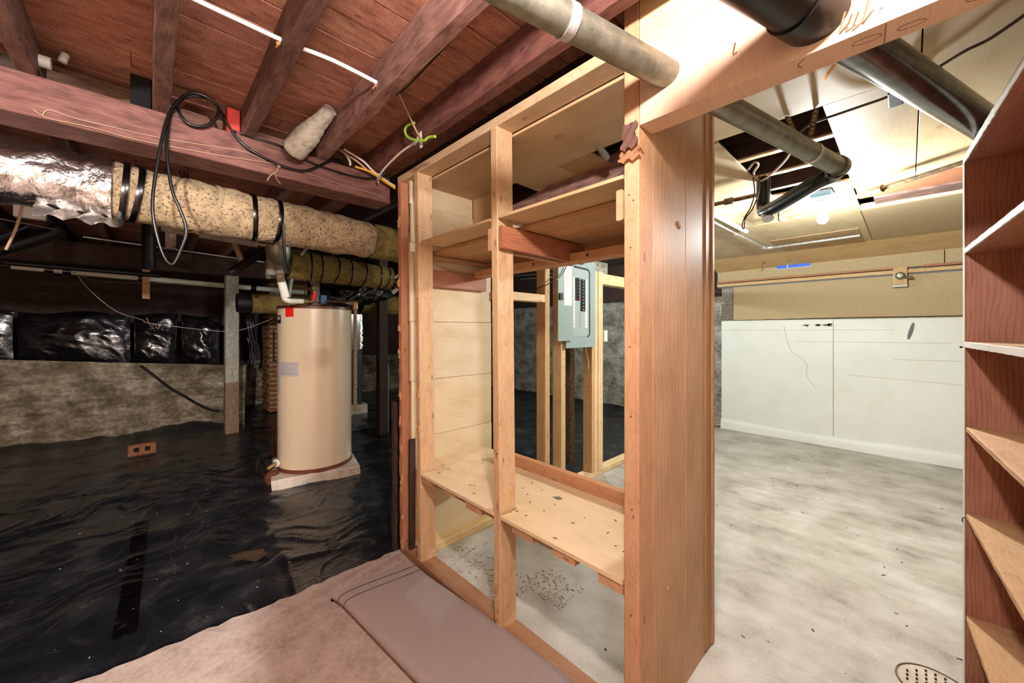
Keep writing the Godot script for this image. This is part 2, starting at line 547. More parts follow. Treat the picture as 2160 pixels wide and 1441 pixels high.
	mat("foil", null, Color(0.86, 0.85, 0.84), 0.22, 0.5, 0.5, {"metal": 1.0, "normal": relief(T, T, fo, 3.0), "ns": 0.6, "vc": false})
	var mot := blend([[layer(T, T, 0.015, 321, 0, 0, 4), 0.6], [layer(T, T, 0.12, 322, 0, 0, 2), 0.3]])
	mat("galvanised", colored(T, T, mot, ramp(["8b8a84", "b4b3ad", "cfcec9", "dcdcd8"], [0.0, 0.35, 0.65, 1.0])), Color(1, 1, 1), 0.42, 0.4, 0.4, {"metal": 0.6})
	mat("dull_galvanised", M.galvanised.albedo_texture, Color(0.72, 0.72, 0.66), 0.45, 0.4, 0.4, {"metal": 0.75})
	mat("sheet_steel", M.galvanised.albedo_texture, Color(0.62, 0.62, 0.62), 0.2, 0.5, 0.5, {"metal": 0.95})
	mat("abs_black", null, Color(0.055, 0.05, 0.05), 0.3, 1, 1, {"vc": false})
	mat("iron_pipe", colored(T, T, mot, ramp(["2c2018", "5a4632", "7d6647", "937c58"])), Color(1, 1, 1), 0.7, 0.3, 0.3, {"metal": 0.2})
	mat("dark_iron", null, Color(0.11, 0.1, 0.095), 0.45, 1, 1, {"metal": 0.4, "vc": false})
	mat("white_pvc", null, Color(0.83, 0.82, 0.76), 0.45, 1, 1, {"vc": false})
	mat("white_tube", null, Color(0.96, 0.95, 0.93), 0.35, 1, 1, {"vc": false})
	mat("foam_wrap", colored(T, T, mot, ramp(["5c564c", "7a7266", "8e867a"])), Color(1, 1, 1), 0.85, 0.3, 0.3)
	mat("plastic_wrap", colored(T, T, mot, ramp(["8f8878", "b3ab9a", "cfc8b8"])), Color(1, 1, 1), 0.35, 0.3, 0.2, {"normal": relief(T, T, layer(T, T, 0.2, 331, 64, T, 2), 4.0), "ns": 0.5})
	mat("copper", null, Color(0.72, 0.42, 0.26), 0.38, 1, 1, {"metal": 0.9, "vc": false})
	mat("brass", null, Color(0.66, 0.55, 0.38), 0.42, 1, 1, {"metal": 0.8, "vc": false})
	mat("chrome", null, Color(0.75, 0.75, 0.76), 0.25, 1, 1, {"metal": 0.95, "vc": false})
	# --- painted things
	mat("heater_paint", null, Color(0.84, 0.76, 0.64), 0.3, 1, 1, {"vc": false, "coat": 0.3, "coatr": 0.25})
	mat("maroon", null, Color(0.34, 0.105, 0.085), 0.4, 1, 1, {"vc": false})
	mat("rust_ring", null, Color(0.42, 0.2, 0.13), 0.6, 1, 1, {"vc": false})
	mat("red_tag", null, Color(0.85, 0.07, 0.045), 0.6, 1, 1, {"vc": false})
	mat("red_paint", null, Color(0.72, 0.2, 0.15), 0.7, 1, 1, {"vc": false})
	mat("paper", null, Color(0.86, 0.86, 0.86), 0.7, 1, 1, {"vc": false})
	mat("label_silver", null, Color(0.72, 0.69, 0.68), 0.5, 1, 1, {"vc": false})
	mat("print_black", null, Color(0.06, 0.06, 0.07), 0.6, 1, 1, {"vc": false})
	mat("print_grey", null, Color(0.42, 0.42, 0.43), 0.6, 1, 1, {"vc": false})
	mat("print_blue", null, Color(0.06, 0.08, 0.16), 0.5, 1, 1, {"vc": false})
	mat("panel_grey", null, Color(0.57, 0.64, 0.64), 0.42, 1, 1, {"vc": false})
	mat("panel_grey_light", null, Color(0.62, 0.68, 0.67), 0.42, 1, 1, {"vc": false})
	mat("panel_grey_dark", null, Color(0.2, 0.23, 0.24), 0.5, 1, 1, {"vc": false})  # plain dark grey for the panel frame, its slot and a ceiling box
	mat("breaker_black", null, Color(0.07, 0.07, 0.075), 0.4, 1, 1, {"vc": false})
	mat("breaker_grey", null, Color(0.45, 0.47, 0.48), 0.4, 1, 1, {"vc": false})
	mat("white_plate", null, Color(0.88, 0.88, 0.86), 0.35, 1, 1, {"vc": false})
	mat("furnace_blue", null, Color(0.15, 0.185, 0.205), 0.35, 1, 1, {"vc": false})
	mat("white_edge", null, Color(0.82, 0.80, 0.76), 0.7, 1, 1, {"vc": false})
	mat("cable_black", null, Color(0.035, 0.035, 0.038), 0.3, 1, 1, {"vc": false})
	mat("cable_white", null, Color(0.85, 0.80, 0.74), 0.5, 1, 1, {"vc": false})
	mat("cable_cream", null, Color(0.72, 0.58, 0.45), 0.5, 1, 1, {"vc": false})
	mat("cable_yellow", null, Color(0.85, 0.62, 0.08), 0.45, 1, 1, {"vc": false})
	mat("cable_green", null, Color(0.62, 0.78, 0.28), 0.4, 1, 1, {"vc": false})
	mat("cable_brown", null, Color(0.28, 0.2, 0.14), 0.6, 1, 1, {"vc": false})
	mat("twine", null, Color(0.62, 0.50, 0.40), 0.9, 1, 1, {"vc": false})
	mat("box_blue", null, Color(0.09, 0.26, 0.42), 0.45, 1, 1, {"vc": false})
	mat("dark_void", null, Color(0.03, 0.022, 0.02), 0.95, 1, 1, {"vc": false})
	mat("crack_dark", null, Color(0.06, 0.045, 0.03), 0.95, 1, 1, {"vc": false})
	mat("pencil", null, Color(0.22, 0.14, 0.1), 0.8, 1, 1, {"vc": false})
	mat("wood_scrap", M.fir.albedo_texture, Color(0.98, 0.86, 0.74), 0.85, 0.6, 0.3)
	var og := blend([[layer(T, T, 0.02, 341, 0, 0, 4), 0.5], [layer(T, T, 0.1, 342, 32, T, 2), 0.5]])
	mat("grey_wood", colored(T, T, og, ramp(["6a675e", "8b877c", "a29e92", "b6b3a8"])), Color(1, 1, 1), 0.9, 0.8, 0.4)
	mat("brick", colored(T, T, mot, ramp(["4a2a18", "6e4226", "885634", "9c6a44"])), Color(1, 1, 1), 0.9, 0.3, 0.3)
	mat("mortar", M.raw_concrete.albedo_texture, Color(1.25, 1.15, 0.95), 0.95, 1, 1, {"tri": 0.6, "vc": false})
	# woven rug
	var R := 256
	var wv := PackedByteArray()
	wv.resize(R * R)
	var rn := layer(R, R, 0.35, 401, 0, 0, 2)
	for y in R:
		for x in R:
			var a := absf(sin(PI * x / 8.0)); var b := absf(sin(PI * (y + (4 if int(x / 8) % 2 == 0 else 0)) / 8.0))
			wv[y * R + x] = int(clampf(40 + 150 * a * b + (rn[y * R + x] - 127) * 0.55, 0, 255))
	mat("rug", colored(R, R, wv, ramp(["7d6f6a", "ac9e99", "c6bab5", "d2c9c5"], [0.0, 0.35, 0.7, 1.0])), Color(1, 1, 1), 0.95, 0.15, 0.15, {"normal": relief(R, R, wv, 4.0), "ns": 0.8})

# ---------------------------------------------------------------- the setting
func prism(mb, poly: Array, y0: float, y1: float, tn = Color(1, 1, 1)):
	mb.col = tn
	var pv := PackedVector2Array()
	for p in poly: pv.append(Vector2(p[0], p[1]))
	var tris := Geometry2D.triangulate_polygon(pv)
	for e in 2:
		var y: float = y1 if e == 0 else y0
		var nn := Vector3.UP if e == 0 else Vector3.DOWN
		var ids := []
		for p in pv: ids.append(mb.vert(Vector3(p.x, y, p.y), nn, Vector2(p.y, p.x)))
		for i in range(0, tris.size(), 3): mb.tri(ids[tris[i]], ids[tris[i + 1]], ids[tris[i + 2]])
	var cw := Geometry2D.is_polygon_clockwise(pv)
	var run := 0.0
	for i in pv.size():
		var a := pv[i]; var b := pv[(i + 1) % pv.size()]
		var d := b - a
		var nn := Vector3(d.y, 0, -d.x).normalized()
		if not cw: nn = nn
		else: nn = -nn
		mb.quad(Vector3(a.x, y0, a.y), Vector3(b.x, y0, b.y), Vector3(b.x, y1, b.y), Vector3(a.x, y1, a.y), nn, Vector2(run, y0), Vector2(run + d.length(), y0), Vector2(run + d.length(), y1), Vector2(run, y1))
		run += d.length()

func struct(o, label, category):
	return tag(o, label, category, "", "structure")

func build_shell():
	# near slab with its ragged poured edge under the girder
	var poly := []
	var er := RandomNumberGenerator.new()
	er.seed = 5
	var x := -3.3
	while x < 1.1:
		poly.append([x, -2.095 + er.randf_range(-0.012, 0.012) + 0.025 * sin(x * 2.7 + 0.6) + maxf(0.0, x - 0.3) * 0.05])
		x += er.randf_range(0.025, 0.06)
	poly.append([1.10, -2.03]); poly.append([1.10, 3.5]); poly.append([-3.3, 3.5])
	var mb := MB.new()
	prism(mb, poly, -0.12, 0.0)
	struct(commit(mb, "floor", M.slab_concrete), "dusty pinkish concrete slab that ends in a ragged edge against the black plastic", "floor")
	mb = MB.new()
	prism(mb, [[1.10, -1.985], [5.45, -1.985], [5.45, 3.5], [1.10, 3.5]], -0.12, 0.0)
	struct(commit(mb, "floor", M.floor_concrete), "pale stained concrete floor of the far room and of the closet", "floor")
	struct(bx(null, "ground", -3.4, 5.6, -0.4, -0.16, -8.1, -1.9, M.dark_void), "bare dirt under the black plastic of the crawl space", "ground")
	# far room wall on the right: painted concrete below, bare above
	var wr = thing("wall_right", "painted pale concrete wall behind the far room with bare concrete running on into the crawl space", "wall", "", Vector3(5.45, 0, 0), "structure")
	bx(wr, "painted_concrete", 5.45, 5.7, 0, 1.405, -1.70, 3.5, M.painted_concrete, {"ch": 0.01})
	var led := MB.new()
	var rows := []
	for i in 5:
		var row := []
		var pr = [[5.452, 0.115], [5.43, 0.10], [5.418, 0.07], [5.412, 0.03], [5.408, -0.01]][i]
		for j in 60:
			var z := -1.70 + 5.2 * j / 59.0
			row.append(Vector3(pr[0] + 0.004 * sin(z * 5.0), pr[1] + (0.012 * sin(z * 3.1 + 1.0) if i < 2 else 0.0), z))
		rows.append(row)
	led.grid(rows, true)
	commit(led, "footing_ledge", M.painted_concrete, wr)
	bx(wr, "bare_concrete", 5.46, 5.7, 0, 1.73, -8.0, -1.70, M.raw_concrete, {"ch": 0.01})
	bx(wr, "aggregate_band", 5.47, 5.7, 1.405, 1.62, -1.70, 3.5, M.aggregate, {"ch": 0.004})
	bx(wr, "rough_top", 5.46, 5.7, 1.62, 2.34, -1.70, 3.5, M.raw_concrete, {"ch": 0.004})
	bx(wr, "rim_board", 5.5, 5.7, 1.73, 2.34, -8.0, -1.70, M.old_fir_dark)
	# board marks, the control joint and the hairline crack of the painted wall
	bx(wr, "control_joint", 5.4488, 5.452, 0.11, 1.39, -0.572, -0.568, M.iron_pipe, {"ch": 0.0005})
	for s in [[1.285, -1.70, -0.1, 0.0], [0.985, -0.1, 1.2, 0.02], [0.80, -0.45, 1.2, -0.06], [1.15, -0.9, 0.3, 0.01]]:
		beam(wr, "form_line", Vector3(5.4495, s[0], s[1]), Vector3(5.4495, s[0] + s[3], s[2]), 0.0022, 0.0025, M.fibreboard, {"ch": 0.0004})
	tube(wr, "hairline_crack", [Vector3(5.4495, 1.34, -1.02), Vector3(5.4495, 1.21, -1.0), Vector3(5.4495, 1.05, -0.955), Vector3(5.4495, 0.96, -0.86), Vector3(5.4495, 0.88, -0.80), Vector3(5.4495, 0.76, -0.805), Vector3(5.4495, 0.62, -0.72)], 0.0018, M.fibreboard, {"sides": 5})
	for s in [[1.33, -0.82, 0.05, 0.012], [1.335, -0.70, 0.04, 0.01], [1.335, -0.62, 0.05, 0.016], [1.12, 0.35, 0.03, 0.008]]:
		var g := MB.new()
		for k in 9: add_bx(g, 5.4488, 5.452, s[0] + rng.randf_range(-1, 1) * s[3], s[0] + s[3] * 0.6 + rng.randf_range(0, 1) * s[3], s[1] + rng.randf_range(-1, 1) * s[2], s[1] + s[2] * rng.randf_range(0.2, 0.6), 
			{"ch": 0.0008})
		commit(g, "spalled_patch", M.fibreboard, wr)
	var sm := MB.new()
	for k in 10:
		sm.lathe(Vector3(5.449, 1.345 - k * 0.016, 0.035 - k * 0.0035), [[0.0, 0.0015], [0.011 + 0.006 * sin(k * 0.34), 0.0]], 10, Vector3(-1, 0, 0))
	commit(sm, "grey_smudge", M.print_grey, wr)
	# the low stem wall of the crawl space on the left
	var wl = thing("wall_left", "low stained concrete stem wall at the far side of the crawl space with a diagonal crack", "wall", "", Vector3(-1.0, -0.1, -6.7), "structure")
	var A := Vector3(-3.4, 0, -7.25)
	var B := Vector3(0.95, 0, -6.32)
	var dirw := (B - A).normalized()
	var nw := Vector3(-dirw.z, 0, dirw.x)
	if nw.z < 0: nw = -nw
	mb = MB.new()
	rows = []
	for i in 11:
		var row := []
		for j in 60:
			var f := j / 59.0
			var top := 1.14 - 0.344 * f
			row.append(A + (B - A) * f + Vector3(0, -0.1 + (top + 0.1) * i / 10.0, 0) + nw * (0.01 * sin(f * 23.0 + i) + 0.008 * sin(i * 2.3 + f * 9)))
		rows.append(row)
	mb.grid(rows, false)
	commit(mb, "concrete_face", M.stem_wall, wl)
	beam(wl, "concrete_core", A + Vector3(0, 0.51, 0) - nw * 0.15, B + Vector3(0, 0.338, 0) - nw * 0.15, 0.24, 0.92, M.stem_wall, {"ch": 0.01})
	var ck := []
	for q in [[0.676, 0.845], [0.70, 0.78], [0.735, 0.68], [0.78, 0.545], [0.83, 0.435], [0.875, 0.33], [0.925, 0.235], [0.965, 0.20]]:
		ck.append(A + (B - A) * (0.765 + (q[0] - 0.676) * 0.60) + Vector3(0, q[1], 0) + nw * 0.012)
	tube(wl, "crack", ck, 0.016, M.crack_dark, {"sides": 6, "smooth": 3})
	struct(bx(null, "wall_west", -3.6, -3.4, -0.2, 2.36, -8.2, 3.6, M.stem_wall), "concrete wall on the far left, out of the picture", "wall")
	var wf = thing("wall_far", "dark bare wall at the far end of the crawl space behind the water heater", "wall", "", Vector3(1, -0.2, -8.1), "structure")
	bx(wf, "stem", -3.4, 5.6, -0.2, 0.75, -8.3, -8.0, M.stem_wall)
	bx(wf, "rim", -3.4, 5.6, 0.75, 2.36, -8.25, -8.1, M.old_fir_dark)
	struct(bx(null, "wall_back", -3.4, 5.6, -0.1, 2.36, 3.5, 3.7, M.plywood), "plywood wall behind the camera", "wall")
	struct(bx(null, "wall_added_end", -0.57, 1.045, 0, 2.19, 0.55, 0.64, M.plywood), "unseen wall end added behind the camera to shade the slab", "wall")  # added out of view to cut the rear bulb's light across the slab
	struct(bx(null, "wall_divider", 1.05, 1.14, 0, 2.19, 0.64, 3.5, M.plywood), "plywood divider between the passage and the far room, out of the picture", "wall")

func build_ceiling():
	var c = thing("ceiling", "reddish brown floor boards seen from below between the joists", "ceiling", "", Vector3(0, 2.33, 0), "structure")
	bx(c, "deck", -3.5, 5.7, 2.355, 2.40, -8.3, 3.7, M.dark_void)
	var z := -1.667 - 0.1227 * 51
	var i := 0
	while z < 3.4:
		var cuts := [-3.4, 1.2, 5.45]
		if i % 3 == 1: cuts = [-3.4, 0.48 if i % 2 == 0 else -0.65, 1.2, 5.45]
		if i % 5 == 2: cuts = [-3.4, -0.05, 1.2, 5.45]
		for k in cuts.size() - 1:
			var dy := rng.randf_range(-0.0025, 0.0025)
			bx(c, "board", cuts[k] + 0.001, cuts[k + 1] - 0.001, 2.33 + dy, 2.353 + dy, z + 0.0018, z + 0.1227 - 0.0018, M.subfloor if cuts[k] < 1.1 else M.old_fir_dark, {"vary": 0.22, "ch": 0.002, "tone": Color(1.0, 0.93, 0.88)})  # boards past the partition are darker, painting in the ceiling hole's shade
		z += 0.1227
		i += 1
	# joists
	var js := [
		[-0.335, -0.29, "old_fir", "dusty dark ceiling joist at the left edge of the picture beside the white pipe stub", 0.0],
		[0.01, 0.062, "old_fir", "worn dark ceiling joist with pale scratches above the coil of black cable", 0.002],
		[0.317, 0.362, "old_fir", "brown ceiling joist that the white tube enters from the left", 0.0015],
		[0.639, 0.69, "old_fir_dusty", "dusty ceiling joist with a rough sawn edge, the white tube ends in it", 0.004],
		[0.93, 0.979, "old_fir", "dark red ceiling joist with a knot hole running just beside the closet top plate", 0.001]]
	for j in js:
		var o = bx(null, "ceiling_joist", j[0], j[1], 2.19, 2.329, -7.95, 3.4, M[j[2]], {"seg": 90, "rough": j[4], "ch": 0.003, "vary": 0.03, "tone": Color(0.66, 0.40, 0.36) if j[0] > 0.9 else (Color(0.74, 0.68, 0.64) if j[0] > 0.6 else Color(0.66, 0.54, 0.48))})
		tag(o, j[3], "joist", "ceiling joists over the slab")
	tag(bx(null, "ceiling_joist", -0.64, -0.595, 2.19, 2.329, -7.95, 3.4, M.old_fir_dark), "dark joist over the foil jacket, seen only below the girder at the far left", "joist", "ceiling joists over the slab")
	tag(bx(null, "ceiling_joist", -0.95, -0.905, 2.19, 2.329, -7.95, 3.4, M.old_fir_dark), "farthest left dark joist, over the slanting black drain pipe in the crawl space", "joist", "ceiling joists over the slab")
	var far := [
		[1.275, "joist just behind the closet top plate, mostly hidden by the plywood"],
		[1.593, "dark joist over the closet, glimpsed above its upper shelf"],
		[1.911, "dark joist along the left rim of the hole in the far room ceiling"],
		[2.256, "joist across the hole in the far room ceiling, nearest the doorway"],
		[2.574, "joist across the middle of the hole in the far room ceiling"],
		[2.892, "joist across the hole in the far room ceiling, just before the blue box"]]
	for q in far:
		tag(bx(null, "ceiling_joist", q[0], q[0] + 0.045, 2.19, 2.329, -7.95, 3.4 if q[0] > 1.3 else -0.62, M.old_fir_dark, {"vary": 0.02}), q[1], "joist", "joists above the far room")  # at the hole the dark wood colour paints in its shade
	for q in [2.256, 2.574]:  # pale strips paint the light on the undersides of these two joists
		tag(bx(null, "narrow_strip", q + 0.002, q + 0.043, 2.178, 2.1895, -0.64, -0.2, M.fir_pale, {"rough": 0.001, "seg": 8}), "added pale strip for the lit underside of the " + ("first" if q < 2.4 else "second") + " joist across the far ceiling hole", "strip", "strips across the ceiling hole")
	# knot hole in the joist next to the plate
	var kh = thing("joist_scar", "pale torn knot hole low on the dark red joist near the grey pipe", "knot hole", "", Vector3(0.926, 2.195, -0.69))
	var mk := MB.new()
	mk.lathe(Vector3(0.929, 2.212, -0.69), [[0.0, -0.002], [0.012, 0.0005], [0.021, 0.003], [0.026, 0.0]], 12, Vector3(-1, 0, 0))
	commit(mk, "rim", M.red_paint, kh)
	# blocking between joists on top of the girder
	var bl := [[-0.29, 0.01, "old_fir", "brown blocking board above the girder left of the black cable coil"], [0.062, 0.317, "old_fir_dusty", "pale brown blocking board behind the coil of black cable"], [0.362, 0.639, "old_fir_dusty", "dusty blocking board behind the plastic wrapped pipe"], [0.69, 0.93, "old_fir", "dark blocking board above the girder where the white cables come down"], [-0.64, -0.335, "old_fir_dark", "dark blocking board at the far left above the girder"]]
	for b in bl:
		tag(bx(null, "blocking_board", b[0] + 0.002, b[1] - 0.002, 2.195, 2.305, -2.345, -2.318, M[b[2]], {"tone": Color(1.5, 1.15, 0.8)}), b[3], "blocking", "blocking boards over the girder")
	tag(bx(null, "wood_block", -0.055, 0.006, 2.192, 2.328, -2.25, -2.19, M.dark_void), "nearly black upright block wedged beside the scratched joist", "wood block")
	tag(bx(null, "wood_block", 0.262, 0.312, 2.192, 2.318, -2.25, -2.185, M.red_paint), "bright red end of a wood block beside the brown joist", "wood block")
	tag(bx(null, "wood_block", 0.56, 0.60, 2.192, 2.32, -2.27, -2.23, M.old_fir), "small brown block behind the plastic wrapped pipe", "wood block")
	# girders
	var g = bx(null, "girder", -3.3, 1.043, 2.04, 2.19, -2.315, -2.15, M.old_fir_dusty, {"seg": 40, "rough": 0.0012, "ch": 0.004, "vary": 0.0, "tone": Color(0.46, 0.36, 0.33)})
	tag(g, "long reddish brown girder carrying the joists across the upper left", "girder")
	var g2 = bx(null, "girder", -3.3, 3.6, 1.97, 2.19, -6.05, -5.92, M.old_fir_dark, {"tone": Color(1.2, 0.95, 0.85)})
	tag(g2, "far dark girder deep in the crawl space, resting on the grey post", "girder")

# ---------------------------------------------------------------- the stud partition with the closet
const SX := 1.05

func zpx(px: float, xx := 1.05) -> float:   # helper used for the small chips along the partition face
	var a := (px - 1080.0) / 800.0
	return xx * (a * 0.6916 - 0.7223) / (a * 0.7223 + 0.6916)

func build_partition():
	var w = thing("wall_partition", "open stud partition in front of the closet, with top plate, sill and the header of the doorway", "wall", "", Vector3(1.1, 0, -1.2), "structure")
	var sl = bx(w, "sill_plate", 1.05, 1.142, 0, 0.04, -2.03, -0.6, M.fir_aged, {"seg": 14, "rough": 0.0015, "tone": Color(0.72, 0.62, 0.60)})
	tag(sl, "dusty sill plate")
	bx(w, "top_plate", 1.05, 1.142, 2.136, 2.176, -2.062, -0.6, M.fir, {"tone": Color(0.98, 0.93, 0.88)})
	bx(w, "stud", 1.05, 1.141, 0.04, 2.136, -1.836, -1.797, M.fir, {"lean": Vector3(0, 0, -0.038), "tone": Color(1.0, 0.94, 0.86), "vary": 0})
	bx(w, "stud", 1.05, 1.142, 0.04, 2.136, -1.203, -1.163, M.fir, {"lean": Vector3(0, 0, -0.027), "tone": Color(0.98, 0.9, 0.84), "vary": 0})
	bx(w, "stud", 1.05, 1.142, 0.0, 2.33, -0.602, -0.553, M.fir_red, {"tone": Color(1.06, 1.06, 1.0), "vary": 0})
	tag(bx(w, "corner_stud", 1.05, 1.10, 0.04, 2.136, -2.035, -1.995, M.fir_red, {"lean": Vector3(0, 0, -0.027), "seg": 40, "rough": 0.0022, "tone": Color(0.92, 0.72, 0.66), "vary": 0}), "rough red corner stud")
	tag(bx(w, "dark_backing", 1.03, 1.05, 0.0, 0.86, -2.10, -2.062, M.old_fir_dark, {"seg": 30, "rough": 0.002}), "dark board edge")
	tag(bx(w, "dark_strip", 1.064, 1.098, 0.03, 0.66, -1.962, -1.94, M.old_fir_dark, {"tone": Color(1.3, 1.1, 1.2), "seg": 8, "rough": 0.001}), "dark purple strip")
	# torn glue and wood splinters on the edges
	for s in [[842, 470, 0], [842, 600, 0], [843, 690, 0], [843, 745, 0], [845, 832, 0], [846, 885, 0], [846, 950, 0], [848, 1010, 0], [848, 1030, 0], [849, 1090, 0], [849, 1145, 0], [848, 1168, 0], [880, 480, 1], [880, 615, 1], [882, 830, 1], [884, 900, 1], [884, 1055, 1], [885, 1130, 1], [1047, 940, 2], [1050, 1295, 2], [1047, 1240, 2]]:
		var z := zpx(s[0])
		var dep: float = 1.05 * 0.6916 - z * 0.7223
		var y: float = 1.28 + (697.0 - s[1]) / 800.0 * dep
		var mb := MB.new()
		for k in 5:
			var q := Vector3(1.05 + rng.randf_range(-0.006, 0.003), maxf(y, 0.06) + rng.randf_range(-0.02, 0.02), z + rng.randf_range(-0.004, 0.012))
			add_beam(mb, q - Vector3(0.002, rng.randf_range(0.006, 0.016), 0), q + Vector3(0, rng.randf_range(0.006, 0.018), rng.randf_range(-0.004, 0.004)), rng.randf_range(0.005, 0.011), rng.randf_range(0.006, 0.011), {"ch": 0.0015, "vary": 0.2})
		commit(mb, "splinter", M.wood_scrap, w)
	# header of the doorway
	var h = bx(w, "header", 1.05, 1.126, 1.888, 2.114, -0.551, 0.64, M.header_ply, {"axis": 1, "ch": 0.002, "vary": 0, "seg": 1})
	tag(h, "smooth pale plywood header")
	tag(bx(w, "header_board", 1.054, 1.10, 2.117, 2.33, -0.551, 0.64, M.fir_pale, {"vary": 0, "tone": Color(1, 0.93, 0.86)}), "pale grained board above the header")
	# pencil scribbles under the header and screws in its face
	for s in [[1.09, 0.10, 0.026, 0.014], [1.095, 0.005, 0.02, 0.009], [1.085, -0.06, 0.022, 0.01], [1.088, 0.20, 0.03, 0.014]]:
		var loop := []
		for k in 15: loop.append(Vector3(s[0] + s[3] * sin(TAU * k / 13.0), 1.8876, s[1] + s[2] * cos(TAU * k / 13.0) + s[3] * 0.5 * sin(TAU * k / 13.0)))
		tube(w, "pencil_mark", loop, 0.0004, M.pencil, {"sides": 4, "smooth": 2})
	tube(w, "pencil_mark", [Vector3(1.075, 1.8876, 0.225), Vector3(1.08, 1.8876, 0.19), Vector3(1.10, 1.8876, 0.17)], 0.0007, M.pencil, {"sides": 4})
	tube(w, "pencil_mark", [Vector3(1.06, 1.8876, -0.16), Vector3(1.075, 1.8876, -0.175), Vector3(1.09, 1.8876, -0.17)], 0.0007, M.pencil, {"sides": 4})
	tube(w, "pencil_mark", [Vector3(1.055, 1.8876, -0.03), Vector3(1.125, 1.8876, -0.035)], 0.0006, M.pencil, {"sides": 4, "smooth": 0})
	var sc := MB.new()
	sc.lathe(Vector3(1.051, 1.915, -0.038), [[0.0, 0.004], [0.005, 0.0035], [0.0065, 0.0]], 12, Vector3(-1, 0, 0))
	commit(sc, "screw", M.chrome, w)
	for s in [[-0.10, 1.905, 0.03], [-0.08, 1.90, 0.022], [-0.065, 1.905, 0.035], [-0.09, 1.903, 0.018], [-0.30, 1.965, 0.012]]:
		beam(w, "splinter", Vector3(1.045, s[1], s[0]), Vector3(1.02, s[1] + s[2] * 0.7, s[0] + 0.012), 0.003, 0.003, M.wood_scrap, {"ch": 0.0005})
	beam(w, "splinter", Vector3(1.128, 1.886, -0.115), Vector3(1.135, 1.865, -0.135), 0.005, 0.005, M.wood_scrap, {"ch": 0.0008})
	# torn flaps of red veneer on the door post
	for f in [[1.905, 1.825, -0.604, -0.552, M.old_fir], [1.832, 1.79, -0.612, -0.545, M.fir_red]]:
		var fl := MB.new()
		fl.col = Color(1.1, 0.8, 0.72) if f[0] > 1.9 else Color(1, 0.9, 0.82)
		var rows := []
		for i in 10:
			var row := []
			for j in 8:
				var g := i / 9.0
				var y: float = lerpf(f[0], f[1], g) + (0.006 * sin(j * 1.9 + 1.0) * g if i > 5 else 0.003 * sin(j * 2.3))
				var z: float = lerpf(f[2], f[3], j / 7.0) + 0.004 * sin(i * 1.3) + (0.006 * sin(i * 0.9 + 0.5) if j == 7 else 0.0) - (0.012 * (1.0 - g) if j == 7 and f[0] > 1.9 else 0.0)
				row.append(Vector3(1.0475 - 0.010 * g * g - 0.002 * sin(j * 1.5 + i), y, z))
			rows.append(row)
		fl.grid(rows)
		fl.grid(rows, true)
		commit(fl, "torn_veneer", f[4], w)
	for q in [[1.885, -0.563], [1.82, -0.575], [1.69, -0.585], [1.67, -0.57], [1.53, -0.58], [1.23, -0.582], [0.74, -0.575], [0.72, -0.57], [1.02, -0.578], [0.42, -0.577]]:
		var kn := MB.new()
		kn.lathe(Vector3(1.0505, q[0], q[1]), [[0.0, 0.001], [0.0025, 0.0008], [0.0036, 0.0]], 8, Vector3(-1, 0, 0))
		commit(kn, "nail_head", M.cable_brown, w)
	# cabinet-like end wall of the closet beside the doorway
	var e = thing("closet_end_wall", "tall varnished board panel closing the closet beside the doorway", "panel", "", Vector3(1.4, 0, -0.56))
	bx(e, "board", 1.143, 1.396, 0, 2.165, -0.575, -0.5545, M.cabinet_panel, {"vary": 0.02})
	bx(e, "board", 1.398, 1.586, 0, 2.165, -0.575, -0.5555, M.cabinet_panel, {"vary": 0.05})
	bx(e, "stile", 1.587, 1.648, 0.012, 2.165, -0.575, -0.552, M.cabinet_panel, {"tone": Color(0.8, 0.68, 0.58)})
	bx(e, "edge_strip", 1.649, 1.676, 0.004, 2.165, -0.59, -0.548, M.fir_red, {"tone": Color(1.0, 0.95, 0.95), "seg": 20, "rough": 0.0008})
	var sc2 := MB.new()
	add_beam(sc2, Vector3(1.33, 1.655, -0.5535), Vector3(1.35, 1.64, -0.5535), 0.002, 0.014, {"ch": 0.0006})
	add_beam(sc2, Vector3(1.25, 0.42, -0.5535), Vector3(1.255, 0.41, -0.5535), 0.002, 0.012, {"ch": 0.0006})
	commit(sc2, "gouge", M.wood_scrap, e)

